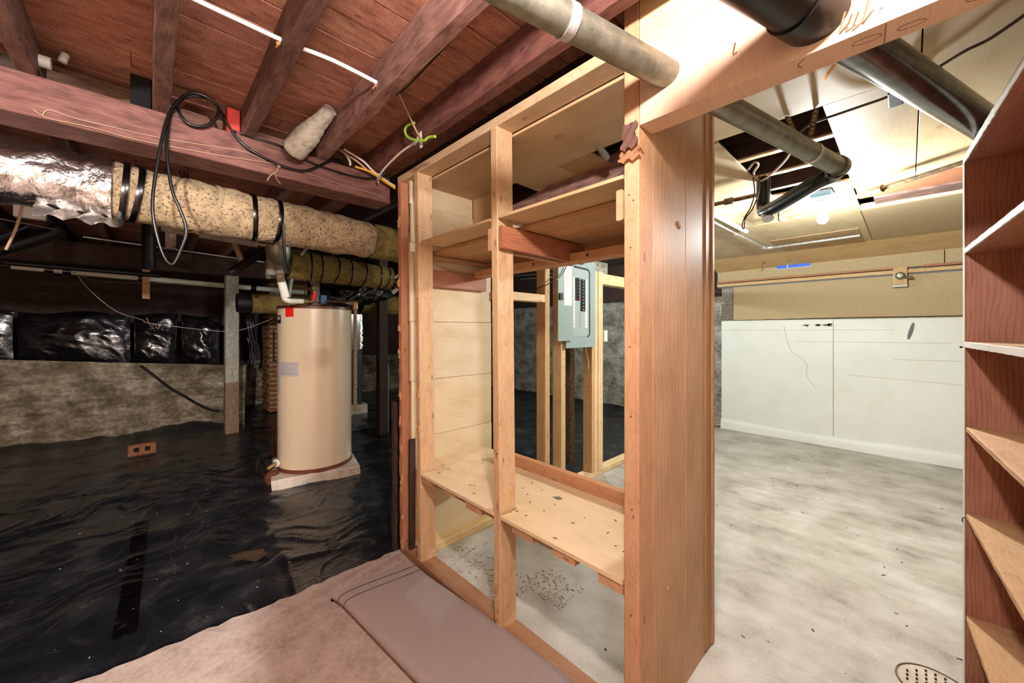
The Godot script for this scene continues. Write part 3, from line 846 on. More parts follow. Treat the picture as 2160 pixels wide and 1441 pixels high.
func build_closet():
	var cl = thing("closet_side_wall", "pale stacked plywood lining at the left end of the closet", "panel", "", Vector3(1.35, 0, -1.96))
	for s in [[0.045, 0.66, 1.102, 1.675, 0.0], [0.662, 0.99, 1.079, 1.672, 0.0], [0.992, 1.33, 1.073, 1.67, 0.001], [1.332, 1.78, 1.069, 1.668, 0.0], [1.782, 2.0, 1.076, 1.515, 0.001], [2.002, 2.132, 1.071, 1.515, -0.004]]:
		bx(cl, "plywood_sheet", s[2], s[3], s[0], s[1], -1.968, -1.95 + s[4], M.plywood_pale, {"axis": 0, "ch": 0.0015, "vary": 0.04})
	bx(cl, "base_rail", 1.143, 1.68, 0, 0.046, -1.968, -1.888, M.fir_pale, {"tone": Color(0.9, 0.86, 0.78)})
	var ct = thing("plywood_cover", "tan plywood sheet closing the closet above the upper shelf", "panel", "", Vector3(1.33, 2.12, -1.26))
	bx(ct, "sheet", 1.144, 1.515, 2.122, 2.134, -1.95, -0.577, M.plywood_brown, {"axis": 2, "ch": 0.001})
	tag(bx(null, "closet_back_piece", 1.516, 1.526, 1.76, 2.125, -1.95, -1.665, M.plywood_brown, {"axis": 1, "ch": 0.001, "tone": Color(0.92, 0.88, 0.85)}), "short tan back panel over the left part of the upper shelf", "panel")
	# upper shelf
	var u = thing("upper_shelf", "high closet shelf of plywood and planks on wooden brackets", "shelf", "", Vector3(1.33, 1.6, -1.26))
	bx(u, "front_board", 1.05, 1.25, 1.746, 1.758, -1.802, -1.235, M.plywood_brown, {"ch": 0.001, "tone": Color(1.05, 1.0, 0.92)})
	bx(u, "front_board", 1.05, 1.25, 1.746, 1.758, -1.178, -0.605, M.plywood_brown, {"ch": 0.001, "tone": Color(1.05, 1.0, 0.92)})
	var px := [1.198, 1.312, 1.41, 1.49, 1.62]
	for k in 4: bx(u, "plank", px[k] + 0.002, px[k + 1] - 0.003, 1.72 + 0.003 * (k % 2), 1.744, -1.945, -0.578, M.fir_aged, {"tone": Color(0.84 + 0.2 * (k % 2), 0.78 + 0.16 * (k % 2), 0.66 + 0.14 * (k % 2)), "vary": 0.05})
	bx(u, "bracket", 1.05, 1.62, 1.62, 1.714, -1.176, -1.156, M.vertical_grain, {"tone": Color(1.1, 0.95, 0.8)})
	bx(u, "bracket", 1.05, 1.62, 1.62, 1.714, -1.245, -1.222, M.fir_red)
	bx(u, "bracket", 1.05, 1.62, 1.62, 1.714, -0.628, -0.606, M.fir_red)
	bx(u, "cleat", 1.146, 1.62, 1.692, 1.719, -1.949, -1.915, M.fir_aged)
	bx(u, "cleat", 1.146, 1.60, 1.535, 1.635, -1.949, -1.915, M.vertical_grain, {"tone": Color(1.15, 0.95, 0.8)})
	bx(u, "rail", 1.50, 1.578, 1.616, 1.66, -1.914, -0.58, M.fir_red, {"tone": Color(1.0, 0.92, 0.8)})
	bx(u, "back_board", 1.622, 1.64, 1.63, 1.744, -1.945, -0.58, M.fir_red, {"tone": Color(0.9, 0.8, 0.7)})
	for s in [[1.50, -1.70], [1.50, -1.40], [1.50, -1.05]]:
		var kn := MB.new()
		kn.lathe(Vector3(1.499, 1.638, s[1]), [[0.0, 0.0015], [0.006, 0.001], [0.008, 0.0]], 9, Vector3(-1, 0, 0))
		commit(kn, "knot", M.pencil, u)
	# lower shelf
	var l = thing("lower_shelf", "wide low plywood shelf of the closet with a raised red rail at its back", "shelf", "", Vector3(1.3, 0.4, -1.26))
	var mb := MB.new()
	prism(mb, [[1.046, -1.795], [1.046, -1.206], [1.144, -1.206], [1.144, -1.160], [1.046, -1.160], [1.046, -0.606], [1.144, -0.604], [1.144, -0.577], [1.49, -0.577], [1.49, -1.70], [1.60, -1.72], [1.60, -1.948], [1.144, -1.948], [1.144, -1.795]], 0.5, 0.514, Color(1.0, 0.93, 0.88))
	commit(mb, "shelf_board", M.plywood_pale, l)
	bx(l, "back_rail", 1.49, 1.53, 0.47, 0.573, -1.70, -0.578, M.fir_red, {"tone": Color(1.05, 0.9, 0.78)})
	bx(l, "apron", 1.15, 1.19, 0.408, 0.499, -1.948, -0.872, M.fir_aged, {"tone": Color(0.78, 0.74, 0.76)})
	for s in [[890, 908, 0.028], [933, 960, 0.022], [982, 1015, 0.034], [1080, 1124, 0.03], [1165, 1214, 0.028], [1262, 1316, 0.034]]:
		bx(l, "shim", 1.05, 1.10, 0.5 - s[2], 0.4995, zpx(s[0]), zpx(s[1]) - 0.004, M.fir_red, {"ch": 0.002, "vary": 0.2})
	var st := MB.new()
	for k in 36:
		add_crumb(st, Vector3(1.08 + rng.randf() * 0.38, 0.5145, -1.9 + rng.randf() * 1.25), 0.004)
	tag(commit(st, "crumbs", M.pencil, l), "", "", "", "stuff")
	tag(flat_scrap("paper_scrap", [Vector3(1.34, 0.5155, -1.13), Vector3(1.365, 0.5155, -1.11), Vector3(1.355, 0.517, -1.085), Vector3(1.335, 0.518, -1.09)], M.print_grey), "small grey scrap lying near the back of the low closet shelf", "scrap")

func add_crumb(mb, at: Vector3, r: float):
	var a := rng.randf() * TAU
	var d := Vector3(cos(a), 0, sin(a)) * r * rng.randf_range(0.6, 2.0)
	add_beam(mb, at - d, at + d + Vector3(0, r * 0.3, 0), r * 0.7, r * 0.5, {"ch": r * 0.1})

func flat_scrap(called, pts: Array, material):
	var mb := MB.new()
	var nn := Vector3.UP
	mb.flat(pts, nn)
	var low := []
	for p in pts: low.append(p - Vector3(0, 0.0012, 0))
	mb.flat(low, -nn)
	for i in pts.size():
		var j := (i + 1) % pts.size()
		mb.flat([pts[i], pts[j], low[j], low[i]], (pts[j] - pts[i]).cross(Vector3.UP).normalized())
	return commit(mb, called, material)

# ---------------------------------------------------------------- stud wall with the breaker panel
func build_panel_wall():
	var w = thing("wall_service", "open stud wall behind the closet that carries the grey breaker panel", "wall", "", Vector3(2.65, 0, -1.95), "structure")
	bx(w, "stud", 2.167, 2.222, 0.04, 2.2, -1.99, -1.90, M.fir, {"tone": Color(0.92, 0.8, 0.6)})
	bx(w, "stud", 2.36, 2.415, 0.04, 2.2, -1.99, -1.90, M.fir, {"tone": Color(1.0, 0.92, 0.75)})
	bx(w, "stud", 2.775, 2.808, 0.04, 2.2, -1.99, -1.895, M.fir, {"tone": Color(0.95, 0.84, 0.64)})
	bx(w, "stud", 2.812, 2.86, 0.04, 1.80, -1.985, -1.893, M.fir_pale)
	bx(w, "stud", 2.864, 2.935, 0.04, 1.80, -1.985, -1.888, M.fir_pale)
	bx(w, "rusty_post", 2.80, 2.87, 0.04, 2.19, -2.22, -2.15, M.iron_pipe, {"seg": 20, "rough": 0.002})
	bx(w, "block", 1.70, 2.165, 1.492, 1.55, -1.985, -1.90, M.fir_pale)
	bx(w, "sill", 1.70, 2.94, 0, 0.04, -1.99, -1.895, M.fir_pale)
	bx(w, "sill", 2.945, 5.45, 0, 0.042, -1.985, -1.895, M.fir_pale)
	bx(w, "rail", 2.94, 5.45, 1.695, 1.79, -1.985, -1.895, M.fir_pale)
	tag(bx(null, "support_block", 2.95, 3.22, 1.795, 1.93, -2.2, -2.02, M.raw_concrete), "weathered grey block above the stud wall right of the breaker panel", "block")
	# breaker panel
	var e = thing("breaker_panel", "grey electrical breaker panel with its door swung open, on the stud wall behind the closet", "breaker panel", "", Vector3(2.58, 1.13, -1.87))
	bx(e, "cover", 2.385, 2.79, 1.138, 1.86, -1.878, -1.870, M.panel_grey, {"ch": 0.003})
	bx(e, "box", 2.41, 2.77, 1.15, 1.85, -1.97, -1.879, M.panel_grey, {"ch": 0.002})
	bx(e, "dead_front", 2.44, 2.70, 1.232, 1.782, -1.871, -1.8675, M.panel_grey_light, {"ch": 0.001})
	# dark rounded frame of the recess
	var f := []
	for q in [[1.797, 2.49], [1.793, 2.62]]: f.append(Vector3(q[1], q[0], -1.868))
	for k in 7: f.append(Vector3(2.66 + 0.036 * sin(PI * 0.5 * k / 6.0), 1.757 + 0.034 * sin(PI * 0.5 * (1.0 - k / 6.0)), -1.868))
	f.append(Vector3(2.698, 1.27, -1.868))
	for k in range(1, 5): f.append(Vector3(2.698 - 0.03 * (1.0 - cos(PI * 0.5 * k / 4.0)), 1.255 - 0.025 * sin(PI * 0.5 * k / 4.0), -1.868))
	tube(e, "door_frame", f, 0.0075, M.panel_grey_dark, {"sides": 8, "smooth": 0})
	for side in 2:
		var x0: float = 2.462 if side == 0 else 2.632
		var strip = bx(e, "label_strip", x0, x0 + 0.032, 1.30, 1.712 - side * 0.008, -1.8674, -1.8660, M.paper, {"ch": 0.0003})
		for k in 15: bx(strip, "label_print", x0, x0 + 0.032, 1.30 + k * 0.0275, 1.3016 + k * 0.0275, -1.8660, -1.8655, M.print_grey, {"ch": 0.0002})
		var n := 7 if side == 0 else 10
		var b0: float = 2.498 if side == 0 else 2.573
		for k in n:
			var y: float = 1.708 - side * 0.006 - k * 0.0265
			var red: bool = side == 0 and k == n - 1
			var br = bx(e, "breaker", b0, b0 + 0.056, y - 0.0252, y, -1.8674, -1.860, M.breaker_black, {"ch": 0.0015})
			var tx: float = b0 + (0.030 if side == 0 else 0.008)
			bx(br, "toggle", tx, tx + 0.018, y - 0.019, y - 0.007, -1.860, -1.852, M.red_tag if red else M.breaker_grey, {"ch": 0.0015})
	bx(e, "centre_slot", 2.5615, 2.5645, 1.30, 1.51, -1.8674, -1.8665, M.panel_grey_dark, {"ch": 0.0003})
	var d = bx(e, "door", 2.255, 2.445, 1.198, 1.83, -1.852, -1.846, M.panel_grey, {"ch": 0.002})
	bx(d, "circuit_chart", 2.325, 2.425, 1.475, 1.825, -1.8458, -1.8446, M.paper, {"ch": 0.0003})
	for k in 16:
		bx(d, "chart_print", 2.335, 2.335 + rng.randf_range(0.02, 0.07), 1.81 - k * 0.014, 1.8118 - k * 0.014, -1.8446, -1.8440, M.label_silver, {"ch": 0.0002})
	bx(d, "latch", 2.262, 2.305, 1.515, 1.565, -1.846, -1.834, M.breaker_black, {"ch": 0.004})
	bx(d, "latch_button", 2.285, 2.303, 1.53, 1.552, -1.834, -1.829, M.breaker_grey, {"ch": 0.003})
	for q in [[1.84, 2.62], [1.82, 2.77], [1.17, 2.62], [1.18, 2.765]]:
		var s := MB.new()
		s.lathe(Vector3(q[1], q[0], -1.870), [[0.0, 0.003], [0.005, 0.002], [0.006, 0.0]], 8, Vector3(0, 0, 1))
		commit(s, "screw", M.chrome, e)
	tag(bx(null, "light_switch", 2.94, 2.99, 1.18, 1.28, -1.90, -1.875, M.white_plate, {"ch": 0.003}), "white switch box on the pale stud right of the breaker panel", "switch")
	tag(tube(null, "white_wire", [Vector3(2.69, 1.16, -1.91), Vector3(2.70, 1.08, -1.90), Vector3(2.72, 1.0, -1.895), Vector3(2.715, 0.95, -1.895), Vector3(2.735, 0.935, -1.91)], 0.005, M.cable_cream), "short pale cable stub hanging below the breaker panel", "cable")
	tag(tube(null, "black_wire", [Vector3(2.36, 1.86, -1.83), Vector3(2.33, 1.77, -1.83), Vector3(2.26, 1.69, -1.83), Vector3(2.16, 1.63, -1.85), Vector3(2.03, 1.57, -1.93), Vector3(1.9, 1.54, -1.97)], 0.0035, M.cable_black), "thin black cable curving across the top of the breaker panel door", "cable")
	# faint wires and lath in the dark behind
	for k in 6:
		tag(beam(null, "narrow_strip", Vector3(3.4, 1.93 + k * 0.05, -3.4 - k * 0.1), Vector3(3.9, 1.955 + k * 0.05, -2.5 - k * 0.05), 0.012, 0.006, M.dull_galvanised), "thin grey lath in the dark left of the breaker panel, " + ["lowest", "second from below", "third from below", "fourth from below", "fifth from below", "topmost"][k] + " of six", "lath", "lath behind the breaker panel")
	tag(tube(null, "blue_cable", [Vector3(3.1, 1.80, -3.05), Vector3(3.12, 1.775, -2.8), Vector3(3.1, 1.785, -2.55), Vector3(3.11, 1.80, -2.2), Vector3(3.1, 1.80, -2.1)], 0.005, M.box_blue), "dark blue cable in the gap left of the breaker panel", "cable")

# ---------------------------------------------------------------- far room
func ceil_panel(c, x0, x1, z0, z1, m, y = 2.17, tn = Color(0.84, 0.79, 0.70)):
	var o = bx(c, "plywood_panel", x0, x1, y, y + 0.012, z0, z1, m, {"ch": 0.001, "vary": 0.05, "tone": tn})
	return o

func build_far_room():
	var c = thing("ceiling", "patchwork of plywood panels on the ceiling of the far room with an open hole", "ceiling", "", Vector3(3.2, 2.17, -0.2), "structure")
	ceil_panel(c, 1.20, 1.93, -0.80, 0.028, M.plywood_pale)
	ceil_panel(c, 1.145, 3.19, 0.032, 1.25, M.plywood_pale)
	ceil_panel(c, 1.145, 3.19, 1.254, 2.47, M.plywood)
	ceil_panel(c, 1.932, 3.19, -0.235, 0.028, M.plywood_pale, 2.17)
	ceil_panel(c, 1.95, 3.19, -1.30, -0.625, M.plywood_pale, 2.168)
	ceil_panel(c, 1.20, 1.80, -1.308, -1.10, M.plywood_brown, 2.17)
	ceil_panel(c, 1.20, 3.19, -1.64, -1.312, M.plywood_pale, 2.17)
	ceil_panel(c, 3.0, 3.72, -0.9, -0.24, M.plywood_pale, 2.172)
	ceil_panel(c, 3.194, 5.16, -1.78, -0.90, M.plywood, 2.168)
	ceil_panel(c, 3.724, 5.16, -0.896, -0.246, M.plywood_pale, 2.17)
	ceil_panel(c, 4.45, 5.16, -0.95, -0.30, M.plywood_brown, 2.163)
	ceil_panel(c, 3.194, 3.72, -1.30, -0.90, M.plywood, 2.165)
	ceil_panel(c, 3.74, 5.16, -0.24, 2.47, M.fibreboard, 2.166, Color(1.2, 1.2, 1.1))
	# exposed wood between the panels
	bx(c, "exposed_board", 3.20, 3.50, 2.175, 2.2, -0.23, 2.4, M.fir_red, {"tone": Color(0.62, 0.42, 0.38)})
	bx(c, "exposed_joist", 3.52, 3.70, 2.168, 2.26, -0.16, 2.4, M.old_fir, {"tone": Color(0.8, 0.7, 0.7)})
	bx(c, "ledger_strip", 3.70, 3.74, 2.15, 2.19, -0.24, 2.4, M.fir_pale)
	# sloped strip down to the far wall
	var mb := MB.new()
	add_beam(mb, Vector3(5.305, 2.102, -1.75), Vector3(5.305, 2.118, 2.4), 0.012, 0.33, {"up": Vector3(0.88, -0.42, 0), "ch": 0.001, "tone": Color(0.92, 0.86, 0.76)})
	commit(mb, "sloped_strip", M.plywood_brown, c)
	# boards on the upper part of the far wall
	var w = thing("wall_boards", "tan fibreboards and wooden strips along the top of the painted concrete wall", "wall board", "", Vector3(5.43, 1.4, 0), "structure")
	mb = MB.new()
	var rows := []
	for i in 2:
		var row := []
		for j in 60:
			var z := -1.555 + 3.9 * j / 59.0
			var lo := 1.412 + 0.02 * (1.0 / (1.0 + exp(-(z + 0.75) * 9.0))) + 0.003 * sin(z * 31.0)
			row.append(Vector3(5.438, lo if i == 0 else 1.835, z))
		rows.append(row)
	mb.grid(rows, true, 3.9, 0.42)
	commit(mb, "fibreboard", M.fibreboard, w)
	bx(w, "board_core", 5.44, 5.47, 1.42, 1.835, -1.556, 2.4, M.fibreboard, {"ch": 0.001})
	bx(w, "upper_board", 5.425, 5.45, 1.905, 2.12, -1.74, 0.235, M.fibreboard, {"ch": 0.002})
	bx(w, "upper_board", 5.425, 5.45, 1.905, 2.12, 0.242, 2.4, M.fibreboard, {"ch": 0.002})
	bx(w, "strip", 5.405, 5.45, 1.848, 1.885, -1.74, 2.4, M.fir, {"tone": Color(1.05, 0.9, 0.7)})
	bx(w, "strip", 5.395, 5.45, 1.893, 1.915, -1.74, -0.10, M.fir_red, {"tone": Color(0.8, 0.65, 0.6)})
	bx(w, "strip", 5.395, 5.45, 1.893, 1.915, 0.10, 2.4, M.fir_red, {"tone": Color(0.8, 0.65, 0.6)})
	bx(w, "grey_gap", 5.436, 5.45, 1.832, 1.85, -1.74, 2.4, M.print_grey, {"ch": 0.001})
	# the block with the valve knob
	var k = thing("hose_valve", "small wooden block with a round metal knob on the far wall", "valve", "", Vector3(5.39, 1.72, -0.05))
	bx(k, "block", 5.375, 5.405, 1.735, 1.905, -0.105, -0.005, M.fir, {"tone": Color(1.05, 0.92, 0.7)})
	bx(k, "drip_edge", 5.37, 5.41, 1.712, 1.732, -0.105, -0.005, M.white_edge)
	mb = MB.new()
	mb.lathe(Vector3(5.375, 1.82, -0.055), [[0.012, 0.0], [0.012, 0.02], [0.034, 0.022], [0.036, 0.034], [0.02, 0.046], [0.0, 0.048]], 18, Vector3(-1, 0, 0))
	commit(mb, "knob", M.dull_galvanised, k)
	tube(k, "stub", [Vector3(5.36, 1.80, -0.02), Vector3(5.35, 1.795, 0.03)], 0.012, M.iron_pipe)
	# small vent with blue daylight
	var v = thing("window_1", "small blue daylight vent under the ceiling of the far wall", "window", "", Vector3(5.42, 2.0, -0.92), "structure")
	bx(v, "frame", 5.41, 5.424, 2.002, 2.012, -1.085, -0.745, M.white_edge)
	bx(v, "frame", 5.41, 5.424, 2.086, 2.094, -1.085, -0.745, M.white_edge)
	bx(v, "mullion", 5.408, 5.424, 2.0, 2.094, -0.985, -0.972, M.white_edge)
	for s in [[-1.083, -0.986], [-0.971, -0.772]]:
		var gm := StandardMaterial3D.new()
		gm.albedo_color = Color(0.15, 0.3, 0.6)
		gm.roughness = 0.4
		gm.emission_enabled = true
		gm.emission = Color(0.16, 0.36, 0.85)
		gm.emission_energy_multiplier = 0.8
		bx(v, "window_pane", 5.417, 5.423, 2.012, 2.086, s[0], s[1], gm, {"ch": 0.001})
	# pendant wire hook below the ceiling strip
	tag(tube(null, "bent_rod", [Vector3(5.30, 2.0, -1.19), Vector3(5.30, 2.085, -1.185), Vector3(5.32, 2.10, -1.17), Vector3(5.33, 2.105, -0.90), Vector3(5.34, 2.09, -0.88), Vector3(5.35, 2.03, -0.88)], 0.006, M.dull_galvanised, {"smooth": 3}), "grey bent rod bracket beside the blue vent", "bracket")
	# drain in the floor
	var dr = thing("floor_drain", "round pale floor drain with rows of dark slots beside the bookcase", "drain", "", Vector3(2.03, 0, 0.07))
	mb = MB.new()
	mb.lathe(Vector3(2.03, 0.0, 0.07), [[0.0, 0.004], [0.095, 0.004], [0.1, 0.0]], 32)
	commit(mb, "grate", M.pad_concrete, dr)
	mb = MB.new()
	for i in range(-3, 4):
		for j in range(-3, 4):
			if i * i + j * j < 12: add_bx(mb, 2.03 + i * 0.024 - 0.007, 2.03 + i * 0.024 + 0.007, 0.0042, 0.0056, 0.07 + j * 0.024 - 0.003, 0.07 + j * 0.024 + 0.003, {"ch": 0.0005, "axis": 0})
	commit(mb, "slots", M.dark_void, dr)
	mb = MB.new()
	mb.lathe(Vector3(2.03, 0.0, 0.07), [[0.1, 0.0045], [0.104, 0.0045], [0.105, 0.0]], 32)
	commit(mb, "rim", M.iron_pipe, dr)
	# leaves and crumbs on the floor
	mb = MB.new()
	var fr := RandomNumberGenerator.new()
	fr.seed = 88
	for q in 90: add_crumb(mb, Vector3(fr.randf_range(1.2, 5.2), 0.001, fr.randf_range(-1.6, 0.6)), fr.randf_range(0.002, 0.006))
	tag(commit(mb, "floor_debris", M.pencil), "scattered dark crumbs and bits of leaf on the pale far room floor", "debris", "", "stuff")

# ---------------------------------------------------------------- bookcase at the right edge
func build_bookcase():
	var b = thing("bookcase", "tall reddish wooden bookcase with empty shelves at the right edge", "bookcase", "", Vector3(2.14, 0, 0.144))
	var d := Vector3(0.998, 0, -0.063)
	var e := Vector3(0.063, 0, 0.998)
	var o := Vector3(2.14, 0, 0.144)
	beam(b, "end_panel", o + d * 0.0105 + e * 0.165, o + d * 0.0105 + e * 0.165 + Vector3(0, 1.912, 0), 0.021, 0.33, M.vertical_grain, {"up": e, "vary": 0})
	beam(b, "edge_strip", o + d * 0.010 - e * 0.002, o + d * 0.010 - e * 0.002 + Vector3(0, 1.912, 0), 0.022, 0.003, M.white_edge, {"up": e, "ch": 0.001})
	beam(b, "end_panel", o - d * 1.0 + e * 0.165, o - d * 1.0 + e * 0.165 + Vector3(0, 1.912, 0), 0.021, 0.33, M.vertical_grain, {"up": e})
	beam(b, "back_panel", o - d * 0.49 + e * 0.336 + Vector3(0, 0.0, 0), o - d * 0.49 + e * 0.336 + Vector3(0, 1.912, 0), 1.04, 0.012, M.vertical_grain, {"up": e})
	var ys := [1.900, 1.578, 1.238, 0.931, 0.619, 0.249]
	for k in 6:
		var th := 0.024 if k == 0 else 0.02
		var p: Vector3 = o + e * 0.163 + Vector3(0, ys[k] - th * 0.5 + (0.012 if k == 0 else 0.0), 0)
		var s = beam(b, "shelf", p - d * 0.002, p - d * 0.99, 0.325, th, M.vertical_grain if k < 2 else M.fir_aged, {"vary": 0, "tone": Color(1, 0.95, 0.9), "seg": 24, "rough": 0.0008})
		if k < 3:
			var q: Vector3 = p - e * 0.1645
			beam(s, "front_edge", q - d * 0.0015, q - d * 0.99, 0.004, th, M.white_edge, {"ch": 0.001, "seg": 40, "rough": 0.0007})
	# a wire end and some lint caught at the low shelf
	tube(b, "wire_end", [Vector3(2.138, 0.60, 0.142), Vector3(2.15, 0.592, 0.137), Vector3(2.165, 0.575, 0.138)], 0.0016, M.dark_iron, {"sides": 5})
	for k in 4:
		var z := 0.165 + 0.012 * k
		tube(b, "lint", [Vector3(2.136, 0.215 - 0.01 * k, z), Vector3(2.125, 0.20 - 0.012 * k, z + 0.006), Vector3(2.13, 0.185 - 0.012 * k, z + 0.002), Vector3(2.122, 0.175 - 0.012 * k, z + 0.008)], 0.0012, M.twine, {"sides": 5})
	# steel hanger strap over the bookcase
	var h = thing("hanger_strap", "flat steel strap with a slotted screw at the upper right corner", "strap", "", Vector3(1.55, 1.95, 0.3))
	beam(h, "strap", Vector3(1.61, 2.04, 0.286), Vector3(1.69, 2.19, 0.36), 0.032, 0.002, M.dull_galvanised, {"ch": 0.0005, "up": Vector3(-0.6, 0.5, -0.3)})
	var sm := MB.new()
	sm.lathe(Vector3(1.626, 2.078, 0.298), [[0.0, 0.004], [0.006, 0.003], [0.008, 0.0]], 12, Vector3(-0.75, -0.25, -0.3).normalized())
	commit(sm, "screw", M.chrome, h)

# ---------------------------------------------------------------- crawl space
var n_a: FastNoiseLite
var n_b: FastNoiseLite
var n_c: FastNoiseLite

func sheet_y(x: float, z: float) -> float:
	var a := x * 0.96 + z * 0.28
	var b := z * 0.96 - x * 0.28
	var w := 0.25 * n_c.get_noise_2d(x * 0.9, z * 0.9)
	a += w
	b += w * 1.3
	var y := -0.022 + 0.016 * n_a.get_noise_2d(a * 0.9, b * 1.9)
	# long thin creases, mostly across, fading in and out
	var m := clampf(0.5 + 1.4 * n_a.get_noise_2d(x * 1.1 + 40.0, z * 1.1), 0.0, 1.0)
	y += 0.013 * (0.25 + 0.75 * m) * pow(maxf(0.0, 1.0 - absf(n_b.get_noise_2d(a * 0.8, b * 3.0)) * 4.5), 2.0)
	y += 0.010 * (1.0 - 0.7 * m) * pow(maxf(0.0, 1.0 - absf(n_b.get_noise_2d(a * 1.9 + 9.0, b * 3.0 + a * 2.0)) * 4.0), 2.0)
	# folded seams that run towards the camera
	for s in [[0.27, 0.05, 0.010], [0.62, -0.12, 0.014], [-0.06, 0.0, 0.006], [-1.3, 0.1, 0.012]]:
		var xc: float = s[0] + s[1] * (z + 3.0) + 0.02 * sin(z * 5.0)
		y += s[2] * exp(-pow((x - xc) / 0.018, 2.0)) * (0.5 + 0.5 * sin(z * 2.3 + xc * 9.0))
	return y

func plastic_grid(mb, x0: float, x1: float, z0: float, z1: float, step: float):
	var rows := []
	var nx := int((x1 - x0) / step) + 1
	var nz := int((z1 - z0) / step) + 1
	for i in nz + 1:
		var row := []
		for j in nx + 1:
			var x: float = lerpf(x0, x1, float(j) / nx)
			var z: float = lerpf(z0, z1, float(i) / nz)
			var y := sheet_y(x, z)
			if z > -2.2 and x < 1.12: y = minf(y, -0.012)
			if x > 5.2: y += (x - 5.2) * (x - 5.2) * 1.6
			if z < -6.0 and x < 0.9:
				var face := -7.25 + (x + 3.4) * 0.2138
				y += 0.13 * clampf((face + 0.22 - z) / 0.22, 0.0, 1.0) * (0.35 + 0.2 * n_a.get_noise_2d(x * 3.0, 7.0) + 0.5 * exp(-pow((x - 0.3) / 0.3, 2.0)))
			row.append(Vector3(x, y, z))
		rows.append(row)
	mb.grid(rows, false, (x1 - x0), (z1 - z0))

